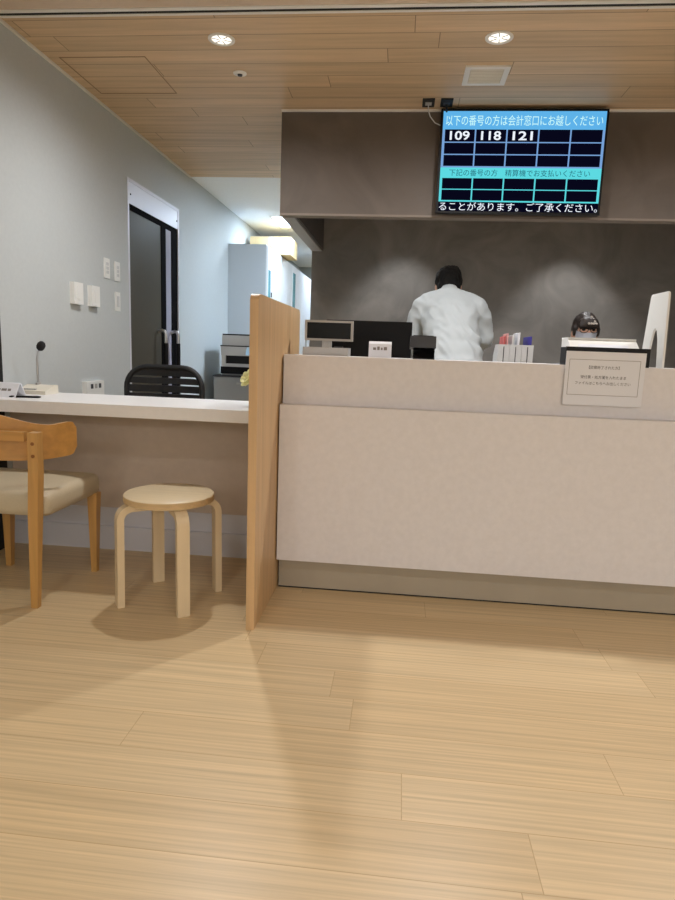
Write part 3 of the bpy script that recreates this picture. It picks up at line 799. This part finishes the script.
add_text(b, '以下の番号の方は会計窓口にお越しください', (sx0+sx1)/2, 2.316, 0.060, y3, 5, 0.87, extra=0.0)
for k, s in enumerate(('109', '118', '121')):
    add_text(b, s, sx0+0.010+(k+0.5)*cw, 2.235, 0.066, y3, 4, 0.112, extra=0.0012)
add_text(b, '下記の番号の方　精算機でお支払いください', (sx0+sx1)/2-0.005, 2.034, 0.040, y3, 6, 0.79, extra=0.0)
add_text(b, 'ることがあります。ご了承ください。', (sx0+sx1)/2, 1.848, 0.052, y3, 4, 0.895, extra=0.0)
obj('screen', b, [M['led_tv_blue'], M['led_tv_cyan'], M['led_tv_cell'], M['led_tv_line'], M['led_tv_white'], M['led_tv_pale'], M['led_tv_teal']], tv)

# ceiling outlets and cables
def coutlet(x, y, label, plugm):
    r = thing('ceiling_outlet', (x, y, CZ), label, 'outlet', 'black outlets above the display')
    obj('plate', bx(x-0.034, x+0.034, y-0.055, y+0.055, CZ-0.008, CZ), M['matte_black'], r, bevel=0.002)
    obj('socket', bx(x-0.018, x+0.018, y-0.02, y+0.02, CZ-0.012, CZ-0.008), plugm, r)
coutlet(0.080, 3.83, 'black ceiling outlet with a white cable, left of the pair', M['grey'])
coutlet(0.182, 3.83, 'black ceiling outlet with a black plug, right of the pair above the display', M['darkgrey'])
tag(obj('cable', tube(BM(), [(0.080, 3.835, CZ-0.012), (0.081, 3.85, CZ-0.035), (0.095, 3.88, CZ-0.06), (0.125, 3.905, CZ-0.085), (0.160, 3.905, CZ-0.10)], 0.0028, 8), M['ltgrey'], None, (0.1, 3.87, CZ-0.06), smooth=True), 'thin white cable hanging from the left ceiling outlet to the display', 'cable')
tag(obj('cable', tube(BM(), [(0.182, 3.83, CZ-0.012), (0.183, 3.84, CZ-0.03), (0.188, 3.89, CZ-0.04), (0.20, 3.918, CZ-0.06)], 0.006, 8), M['black'], None, (0.185, 3.87, CZ-0.03), smooth=True), 'thick black cable from the right ceiling outlet to the display', 'cable')

# ================================================================== CEILING FIXTURES
def downlight(x, y, label):
    r = thing('downlight', (x, y, CZ), label, 'ceiling light', 'recessed round downlights')
    obj('trim_ring', lathe(BM(), x, y, [(0.062, CZ), (0.062, CZ-0.004), (0.050, CZ-0.007), (0.046, CZ-0.004), (0.046, CZ)], 40, cap=False), M['trim_white'], r, smooth=True)
    obj('lens', lathe(BM(), x, y, [(0.046, CZ-0.001), (0.02, CZ-0.0025), (0.004, CZ-0.0025)], 32), M['lens'], r)
    b = BM()
    for k in range(6):
        a = 2*PI*k/6+0.4
        bb = len(b.verts); box(b, 0.012, 0.044, -0.002, 0.002, -0.005, -0.0026); b.verts.ensure_lookup_table()
        bmesh.ops.transform(b, matrix=Matrix.Translation((x, y, CZ)) @ RZ(math.degrees(a)).to_4x4(), verts=b.verts[bb:])
    obj('reflector_fin', b, M['reflector'], r)
    return r
L1 = (-0.904, 3.085); L2 = (0.362, 3.095)
downlight(*L1, 'round lit downlight in the wooden ceiling over the desk, left of two')
downlight(*L2, 'round lit downlight in the wooden ceiling in front of the display, right of two')
sk = thing('ceiling_sensor', (-0.91, 3.444, CZ), 'small round white sensor in the wooden ceiling behind the left downlight', 'sensor')
obj('rim', lathe(BM(), -0.91, 3.444, [(0.035, CZ), (0.035, CZ-0.004), (0.018, CZ-0.010), (0.016, CZ-0.006)], 28), M['trim_white'], sk, smooth=True)
obj('eye', lathe(BM(), -0.91, 3.444, [(0.013, CZ-0.006), (0.012, CZ-0.014), (0.005, CZ-0.016)], 20), M['darkgrey'], sk, smooth=True)
vt = thing('ceiling_vent', (0.352, 3.475, CZ), 'square cream ceiling grille between the right downlight and the display', 'vent')
b = BM(); vx0, vx1, vy0, vy1 = 0.243, 0.461, 3.37, 3.585; w = 0.026
box(b, vx0, vx1, vy0, vy0+w, CZ-0.010, CZ); box(b, vx0, vx1, vy1-w, vy1, CZ-0.010, CZ); box(b, vx0, vx0+w, vy0+w, vy1-w, CZ-0.010, CZ); box(b, vx1-w, vx1, vy0+w, vy1-w, CZ-0.010, CZ)
obj('frame', b, M['trim_white'], vt)
obj('grille', bx(vx0+w, vx1-w, vy0+w, vy1-w, CZ-0.006, CZ), mat('grille_beige', (200, 190, 172), 0.6), vt)
b = BM()
for k in range(9):
    y = vy0+w+0.012+k*0.0175; box(b, vx0+w+0.004, vx1-w-0.004, y, y+0.006, CZ-0.009, CZ-0.006)
obj('slats', b, M['cream'], vt)

def led_panel(x0, x1, y0, y1, label, mk='led'):
    r = thing('ceiling_panel_light', ((x0+x1)/2, (y0+y1)/2, CZ), label, 'ceiling light', 'office ceiling panels')
    obj('frame', (lambda b: (box(b, x0, x1, y0, y0+0.02, CZ-0.008, CZ), box(b, x0, x1, y1-0.02, y1, CZ-0.008, CZ), box(b, x0, x0+0.02, y0+0.02, y1-0.02, CZ-0.008, CZ), box(b, x1-0.02, x1, y0+0.02, y1-0.02, CZ-0.008, CZ), b)[-1])(BM()), M['trim_white'], r)
    obj('diffuser', bx(x0+0.02, x1-0.02, y0+0.02, y1-0.02, CZ-0.005, CZ), M[mk], r)
led_panel(-1.50, -0.90, 6.97, 7.57, 'bright square light panel in the white office ceiling above the cabinets')
led_panel(-0.55, 0.05, 5.75, 6.35, 'added square fill panel in the office ceiling, hidden behind the dark wall', 'led_fill')  # unseen panel added to brighten the office wall and cabinet side
led_panel(-1.20, -0.60, 9.2, 9.8, 'square light panel farther back in the office ceiling')

# ================================================================== PEOPLE
def fingers(palm, dirv, side, down, scale=1.0, thumb_sign=1):
    """five bent fingers as capsule chains; palm: centre, dirv: pointing direction, side: across palm"""
    palm = Vector(palm); d = Vector(dirv).normalized(); s = Vector(side).normalized(); dn = Vector(down).normalized()
    out = []
    for off, ln in ((-0.030, 0.066), (-0.010, 0.076), (0.010, 0.072), (0.030, 0.056)):
        a = palm + d*0.035 + s*off*scale
        b1 = a + d*ln*0.5*scale + s*off*0.08; c = b1 + (d*0.75+dn*0.65).normalized()*ln*0.32*scale; e = c + (d*0.4+dn*0.9).normalized()*ln*0.25*scale
        out.append(('cap', [(a-d*0.02, 0.0095), (b1, 0.0088), (c, 0.008), (e, 0.0068)]))
    t0 = palm - d*0.025 + s*thumb_sign*0.028
    t1 = t0 + (d*0.6 + s*thumb_sign*0.8).normalized()*0.035; t2 = t1 + (d*0.95+s*thumb_sign*0.15+dn*0.2).normalized()*0.030
    out.append(('cap', [(t0, 0.012), (t1, 0.010), (t2, 0.008)]))
    return out

def man():
    r = thing('person', (0.32, 4.1, 0), 'person with black hair in a white shirt, back turned, bending over a table', 'person')
    hc = Vector((0.298, 4.485, 1.464)); tilt = RX(-26)
    E = [('ell', hc, (0.076, 0.093, 0.108), tilt),
         ('ell', hc+tilt@Vector((0, 0.030, -0.055)), (0.060, 0.068, 0.068), tilt),      # jaw
         ('ell', hc+tilt@Vector((0, 0.098, -0.025)), (0.014, 0.018, 0.024), tilt),       # nose
         ('ell', hc+tilt@Vector((0, 0.088, -0.062)), (0.024, 0.010, 0.010), tilt),       # mouth
         ('ell', hc+tilt@Vector((0.030, 0.080, 0.010)), (0.016, 0.012, 0.010), tilt), ('ell', hc+tilt@Vector((-0.030, 0.080, 0.010)), (0.016, 0.012, 0.010), tilt),
         ('ell', hc+tilt@Vector((0.082, -0.005, -0.022)), (0.010, 0.020, 0.033), tilt), ('ell', hc+tilt@Vector((-0.082, -0.005, -0.022)), (0.010, 0.020, 0.033), tilt),
         ('cap', [(hc+Vector((0, -0.03, -0.06)), 0.056), (Vector((0.302, 4.40, 1.38)), 0.060)]),
         ('cap', [(Vector((0.31, 4.33, 1.27)), 0.085), (Vector((0.33, 4.22, 1.08)), 0.085), (Vector((0.335, 4.15, 0.93)), 0.085)]),
         ('cap', [(Vector((0.15, 4.36, 1.30)), 0.05), (Vector((0.47, 4.36, 1.30)), 0.05)])]
    for sx, hx in ((-1, 0.16), (1, 0.46)):
        sh = Vector((0.31+sx*0.170, 4.365, 1.295)); el = Vector((0.31+sx*0.262, 4.42, 1.115)); wr = Vector((hx, 4.69, 0.940)); pm = Vector((hx-sx*0.015, 4.755, 0.912))
        E.append(('cap', [(sh, 0.046), (el, 0.038), (wr, 0.027), (pm, 0.026)]))
        E.append(('ell', pm+Vector((0, 0.02, 0)), (0.040, 0.050, 0.018), I3))
        E += fingers(pm+Vector((0, 0.02, 0)), (-sx*0.2, 1, -0.15), (1, 0.1, 0), (0, 0, -1), 1.0, -sx)
        hp = Vector((0.33+sx*0.085, 4.135, 0.84)); kn = Vector((0.33+sx*0.10, 4.14, 0.48)); an = Vector((0.33+sx*0.10, 4.08, 0.085))
        E.append(('cap', [(hp, 0.072), (kn, 0.055), (an, 0.038)])); E.append(('cap', [(an+Vector((0, -0.02, -0.035)), 0.036), (an+Vector((0, 0.12, -0.05)), 0.026)]))
    obj_body = blob('body', E, 0.0075, M['skin'], r, 2)
    # hair: full cap at the back, cropped above the collar
    H = [('ell', hc+tilt@Vector((0, -0.014, 0.020)), (0.093, 0.102, 0.108), tilt), ('ell', hc+tilt@Vector((0, -0.045, -0.040)), (0.080, 0.060, 0.072), tilt),
         ('ell', hc+tilt@Vector((0.03, -0.02, 0.06)), (0.055, 0.07, 0.07), tilt), ('ell', hc+tilt@Vector((-0.03, 0.0, 0.05)), (0.056, 0.08, 0.06), tilt)]
    blob('hair', H, 0.008, M['hair_black'], r, 2, lambda p: 0.008*noise.noise(Vector((p.x*60, p.y*60, p.z*25))) + 0.004*noise.noise(p*110))
    # shirt
    def wr_fn(p):
        q = Vector(((p.x+p.z*0.75)*15, p.y*9, (p.z-p.x*0.55)*5))
        w = 0.011*(1-abs(noise.noise(q))*2.2)
        q2 = Vector(((p.x-p.z*0.5)*24, p.y*16, p.z*9+3))
        w2 = 0.0035*noise.noise(q2)
        f = 1.0 if p.z < 1.30 else max(0.25, 1-(p.z-1.30)/0.10)
        side = 1.5 if abs(p.x-0.31) > 0.17 else 1.0
        return (w*0.8+w2)*f*side
    S = [('ell', Vector((0.31, 4.335, 1.28)), (0.195, 0.120, 0.125), RX(-28)), ('ell', Vector((0.315, 4.295, 1.21)), (0.188, 0.123, 0.14), RX(-24)), ('ell', Vector((0.322, 4.255, 1.14)), (0.184, 0.124, 0.14), RX(-22)),
         ('ell', Vector((0.332, 4.21, 1.06)), (0.182, 0.127, 0.14), RX(-18)), ('ell', Vector((0.34, 4.17, 0.98)), (0.184, 0.130, 0.14), RX(-14)), ('ell', Vector((0.34, 4.14, 0.90)), (0.190, 0.142, 0.13), I3),
         ('cap', [(Vector((0.165, 4.355, 1.335)), 0.066), (Vector((0.302, 4.36, 1.378)), 0.070), (Vector((0.445, 4.355, 1.335)), 0.066)]),
         ('cap', [(Vector((0.302, 4.385, 1.372)), 0.074), (Vector((0.300, 4.41, 1.402)), 0.066)])]
    for sx, hx in ((-1, 0.16), (1, 0.46)):
        sh = Vector((0.31+sx*0.165, 4.36, 1.305)); el = Vector((0.31+sx*0.236, 4.40, 1.12)); wr = Vector((hx+sx*0.01, 4.665, 0.955))
        S.append(('cap', [(sh, 0.080), (sh.lerp(el, .5)+Vector((sx*0.012, 0, 0)), 0.070), (el, 0.064), (el.lerp(wr, .5), 0.054), (wr, 0.040)]))
        S.append(('ell', el+Vector((sx*0.006, 0.0, -0.02)), (0.058, 0.066, 0.060), I3))
    sh = blob('shirt', S, 0.0085, M['shirt'], r, 14, wr_fn)
    col = BM(); base = Vector((0.300, 4.412, 1.408)); rot = RX(-28)
    rings = []
    for rr, z in ((0.070, -0.03), (0.068, 0.0), (0.063, 0.022), (0.058, 0.022), (0.058, -0.02)):
        rings.append([base + rot@Vector((rr*math.cos(2*PI*k/28), rr*1.05*math.sin(2*PI*k/28), z)) for k in range(28)])
    loft(col, rings, False)
    obj('collar', col, M['shirt'], sh, smooth=True)
    T = []
    for sx in (-1, 1):
        hp = Vector((0.33+sx*0.085, 4.11, 0.90)); kn = Vector((0.33+sx*0.10, 4.14, 0.48)); an = Vector((0.33+sx*0.10, 4.08, 0.10))
        T.append(('cap', [(hp+Vector((0, .02, -.05)), 0.095), (kn, 0.075), (an, 0.062)]))
    T.append(('ell', Vector((0.33, 4.14, 0.85)), (0.170, 0.122, 0.09), I3))
    blob('trousers', T, 0.012, M['trousers'], r, 2)
    for sx in (-1, 1):
        an = Vector((0.33+sx*0.10, 4.08, 0.085))
        blob('shoe', [('cap', [(an+Vector((0, -0.03, -0.042)), 0.043), (an+Vector((0, 0.13, -0.050)), 0.035)])], 0.01, M['shoe'], r, 1)
man()

def woman():
    r = thing('person', (1.215, 4.45, 0), 'seated person with brown hair and white face mask behind the white case', 'person')
    hc = Vector((1.215, 4.40, 1.180)); t = RX(14)   # faces -y, chin slightly down
    def H(x, y, z): return hc + t@Vector((x, y, z))
    E = [('ell', hc, (0.073, 0.090, 0.106), t), ('ell', H(0, -0.026, -0.055), (0.058, 0.066, 0.066), t), ('ell', H(0, -0.090, -0.015), (0.011, 0.016, 0.022), t),
         ('ell', H(0, -0.086, -0.058), (0.022, 0.010, 0.010), t),
         ('ell', H(0.078, 0.0, -0.022), (0.010, 0.018, 0.030), t), ('ell', H(-0.078, 0.0, -0.022), (0.010, 0.018, 0.030), t),
         ('cap', [(H(0, 0.02, -0.07), 0.048), (Vector((1.215, 4.44, 1.03)), 0.052)]),
         ('cap', [(Vector((1.215, 4.46, 0.93)), 0.095), (Vector((1.215, 4.50, 0.70)), 0.095), (Vector((1.215, 4.52, 0.56)), 0.11)]),
         ('cap', [(Vector((1.07, 4.46, 0.91)), 0.04), (Vector((1.36, 4.46, 0.91)), 0.04)])]
    S = [('ell', Vector((1.215, 4.47, 0.84)), (0.165, 0.105, 0.13), I3), ('ell', Vector((1.215, 4.50, 0.70)), (0.145, 0.110, 0.18), I3),
         ('cap', [(Vector((1.07, 4.46, 0.905)), 0.055), (Vector((1.215, 4.45, 0.935)), 0.060), (Vector((1.36, 4.46, 0.905)), 0.055)]), ('cap', [(Vector((1.215, 4.45, 0.935)), 0.066), (Vector((1.215, 4.442, 0.975)), 0.062)]), ('ell', Vector((1.215, 4.51, 0.55)), (0.165, 0.135, 0.09), I3)]
    T = [('ell', Vector((1.215, 4.53, 0.53)), (0.175, 0.135, 0.075), I3)]
    for sx in (-1, 1):
        sh = Vector((1.215+sx*0.160, 4.46, 0.90)); el = Vector((1.215+sx*0.20, 4.38, 0.735)); wr = Vector((1.215+sx*0.13, 4.24, 0.660)); pm = Vector((1.215+sx*0.115, 4.17, 0.632))
        E.append(('cap', [(sh, 0.042), (el, 0.035), (wr, 0.024), (pm, 0.023)])); E.append(('ell', pm, (0.036, 0.046, 0.016), I3))
        E += fingers(pm, (-sx*0.15, -1, -0.1), (1, 0, 0), (0, -0.2, -1), 0.92, -sx)
        S.append(('cap', [(sh, 0.060), (el, 0.052), (wr+Vector((0, .02, .006)), 0.038)]))
        hp = Vector((1.215+sx*0.09, 4.50, 0.54)); kn = Vector((1.215+sx*0.11, 4.12, 0.535)); an = Vector((1.215+sx*0.11, 4.13, 0.09))
        E.append(('cap', [(hp, 0.075), (kn, 0.050), (an, 0.036)])); E.append(('cap', [(an+Vector((0, 0.02, -0.04)), 0.033), (an+Vector((0, -0.11, -0.055)), 0.024)]))
        T.append(('cap', [(hp, 0.088), (kn, 0.064), (an+Vector((0, 0, .02)), 0.056)]))
    blob('body', E, 0.0072, M['skin'], r, 2)
    blob('uniform_top', S, 0.011, M['uniform'], r, 3)
    blob('trousers', T, 0.012, M['trousers'], r, 2)
    for sx in (-1, 1):
        an = Vector((1.215+sx*0.11, 4.13, 0.09))
        blob('shoe', [('cap', [(an+Vector((0, 0.03, -0.047)), 0.040), (an+Vector((0, -0.13, -0.055)), 0.033)])], 0.01, M['shoe'], r, 1)
    Hh = [('ell', H(0, 0.022, 0.016), (0.083, 0.096, 0.108), t), ('ell', H(0, 0.05, -0.030), (0.072, 0.058, 0.075), t),
          ('ell', H(0.0, -0.055, 0.062), (0.066, 0.046, 0.044), t), ('ell', H(-0.034, -0.066, 0.052), (0.036, 0.032, 0.024), t), ('ell', H(0.034, -0.066, 0.052), (0.036, 0.032, 0.024), t),
          ('ell', H(0.076, -0.02, 0.008), (0.012, 0.026, 0.045), t), ('ell', H(-0.076, -0.02, 0.01), (0.012, 0.026, 0.040), t)]
    hair = blob('hair', Hh, 0.0075, M['hair_brown'], r, 2, lambda p: 0.005*noise.noise(Vector((p.x*90, p.y*60, p.z*16))))
    # pale patterned patch on the hair, made of small flat discs
    bm = BM(); n = 10
    for (dx, dz, rr) in [(0.012 + (c - r_/2)*0.0155, 0.106 - r_*0.0115, 0.0085) for r_ in range(4) for c in range(r_+1)]:
        s = bmesh.ops.create_uvsphere(bm, u_segments=10, v_segments=6, radius=1)
        yy = -0.088 + max(0, dz-0.068)*1.25
        bmesh.ops.transform(bm, matrix=Matrix.Translation(H(dx, yy-0.020, dz)) @ t.to_4x4() @ RX(-38).to_4x4() @ Matrix.Diagonal((rr, 0.004, rr, 1)), verts=s['verts'])
    o = obj('hair_patch', bm, M['pattern'], hair, smooth=True); o['label'] = 'pale patterned patch on the brown hair'
    # mask
    bm = BM(); rings = []
    for v in range(9):
        f = v/8; z = -0.084 + 0.094*f; bul = math.sin(PI*min(1, 0.15+f*0.8))
        rings.append([H((0.072 - 0.012*(1-f))*math.sin(a), -0.020 - (0.072+0.022*bul)*math.cos(a)*1.0, z) for a in [math.radians(-82+164*k/16) for k in range(17)]])
    R = [[bm.verts.new(p) for p in rg] for rg in rings]
    for a, b_ in zip(R, R[1:]):
        for i in range(16): bm.faces.new((a[i], a[i+1], b_[i+1], b_[i]))
    bmesh.ops.solidify(bm, geom=bm.faces[:], thickness=0.003)
    for sx in (-1, 1):
        tube(bm, [H(sx*0.070, -0.03, -0.02), H(sx*0.080, -0.005, -0.010), H(sx*0.084, 0.014, -0.02)], 0.0018, 6); tube(bm, [H(sx*0.062, -0.03, -0.085), H(sx*0.078, -0.005, -0.06), H(sx*0.084, 0.012, -0.04)], 0.0018, 6)
    obj('face_mask', bm, M['mask'], r, smooth=True)
    # glasses
    bm = BM()
    for sx in (-1, 1):
        c = (sx*0.034, 0.026)
        pts = [H(c[0]+0.026*math.cos(2*PI*k/16), -0.099+0.10*(c[0]+0.026*math.cos(2*PI*k/16))**2*8, c[1]+0.017*math.sin(2*PI*k/16)) for k in range(17)]
        tube(bm, pts, 0.0026, 6); tube(bm, [H(sx*0.060, -0.080, 0.029), H(sx*0.079, -0.06, 0.026), H(sx*0.084, 0.0, 0.01)], 0.0024, 6)
    tube(bm, [H(-0.009, -0.100, 0.028), H(0, -0.102, 0.030), H(0.009, -0.100, 0.028)], 0.0022, 6)
    obj('glasses', bm, M['black'], r, smooth=True)
    for sx in (-1, 1):
        bm = BM(); s = bmesh.ops.create_uvsphere(bm, u_segments=12, v_segments=8, radius=1)
        bmesh.ops.transform(bm, matrix=Matrix.Translation(H(sx*0.031, -0.080, 0.025)) @ Matrix.Diagonal((0.012, 0.006, 0.007, 1)), verts=s['verts'])
        obj('eye', bm, M['black'], r, smooth=True)
woman()
ws = thing('work_stool', (1.215, 4.56, 0), 'black swivel stool the masked person behind the counter sits on', 'stool')
obj('seat', lathe(BM(), 1.215, 4.56, [(0.15, 0.40), (0.19, 0.41), (0.19, 0.435), (0.17, 0.448)], 32), M['mesh_black'], ws, smooth=True)
obj('column', lathe(BM(), 1.215, 4.56, [(0.03, 0.03), (0.03, 0.40)], 16), M['steel'], ws, smooth=True)
obj('foot_disc', lathe(BM(), 1.215, 4.56, [(0.22, 0.0), (0.22, 0.015), (0.05, 0.035)], 40), M['black'], ws, smooth=True)

# ================================================================== LIGHTS
def spot(name, loc, power, color, size=150, blend=0.6, rad=0.045, aim=None):
    d = bpy.data.lights.new(name, 'SPOT'); d.energy = power; d.color = color; d.spot_size = math.radians(size); d.spot_blend = blend; d.shadow_soft_size = rad
    o = bpy.data.objects.new(name, d); COL.objects.link(o); o.location = loc
    if aim is not None:
        o.rotation_euler = (Vector(aim)-Vector(loc)).to_track_quat('-Z', 'Y').to_euler()
    return o
WARM = (0.985, 0.985, 1.0); NEUT = (0.985, 0.99, 1.0); COOL = (0.84, 0.92, 1.0)
spot('downlight_lamp', (L1[0], L1[1], 2.375), 80, WARM, 171, 0.85, 0.04)
spot('downlight_lamp', (L2[0], L2[1], 2.375), 80, WARM, 171, 0.85, 0.04)
for x, y, e in ((1.65, 3.1, 62), (-0.9, 0.2, 34), (0.36, 0.2, 34), (1.65, 0.2, 40), (-0.9, -1.8, 44), (0.9, -1.8, 44), (3.2, 1.6, 50), (3.2, -1.8, 50)):
    spot('downlight_lamp', (x, y, 2.375), e, WARM, 165, 1.0, 0.06)
def ceiling_area(x, y, e):  # unseen soft fill added to brighten the area under the desk, no fixtures
    d = bpy.data.lights.new('lobby_fill', 'AREA'); d.shape = 'RECTANGLE'; d.size = 1.2; d.size_y = 0.6; d.energy = e; d.color = NEUT
    o = bpy.data.objects.new('lobby_fill', d); COL.objects.link(o); o.location = (x, y, 2.38)
for x in (-0.6, 2.0, 4.4):
    for y in (-4.2, -6.6): ceiling_area(x, y, 68)
for x in (-0.03, 1.30):
    spot('wall_washer', (x, 4.92, 2.36), 68, NEUT, 74, 0.45, 0.03)
for x in (0.35, 1.4):
    spot('staff_fill', (x, 4.05, 2.36), 9, NEUT, 85, 0.7, 0.05)  # unseen spots added to light the man behind the counter

w = bpy.data.worlds.new('world'); SC.world = w; w.use_nodes = True
w.node_tree.nodes['Background'].inputs[0].default_value = (0.5, 0.5, 0.5, 1); w.node_tree.nodes['Background'].inputs[1].default_value = 0.02

# ================================================================== CAMERA
f_px, yu, yv, roll = 624.0, 401.5, 351.6, 0.0363
Yd = Vector((yu-337.5, yv-450.0, f_px)).normalized()
Xd = Vector((math.cos(roll), math.sin(roll), 0)); Xd = (Xd - Yd*Xd.dot(Yd)).normalized()
Zd = -(Yd.cross(Xd))
R = Matrix((Xd, Yd, Zd))                       # world = R @ (right, down, forward)
right = R @ Vector((1, 0, 0)); down = R @ Vector((0, 1, 0)); fwd = R @ Vector((0, 0, 1))
cam = bpy.data.cameras.new('camera'); co = bpy.data.objects.new('camera', cam); COL.objects.link(co)
cam.sensor_fit = 'HORIZONTAL'; cam.sensor_width = 36.0; cam.lens = f_px/675.0*36.0; cam.clip_start = 0.05; cam.clip_end = 60
mw = Matrix((( right.x, -down.x, -fwd.x, 0), (right.y, -down.y, -fwd.y, 0), (right.z, -down.z, -fwd.z, 1.0), (0, 0, 0, 1)))
co.matrix_world = mw
SC.camera = co
vs_ = SC.view_settings
vs_.view_transform = 'Standard'; vs_.look = 'None'; vs_.gamma = 1.0; vs_.use_curve_mapping = False; vs_.exposure = -0.3
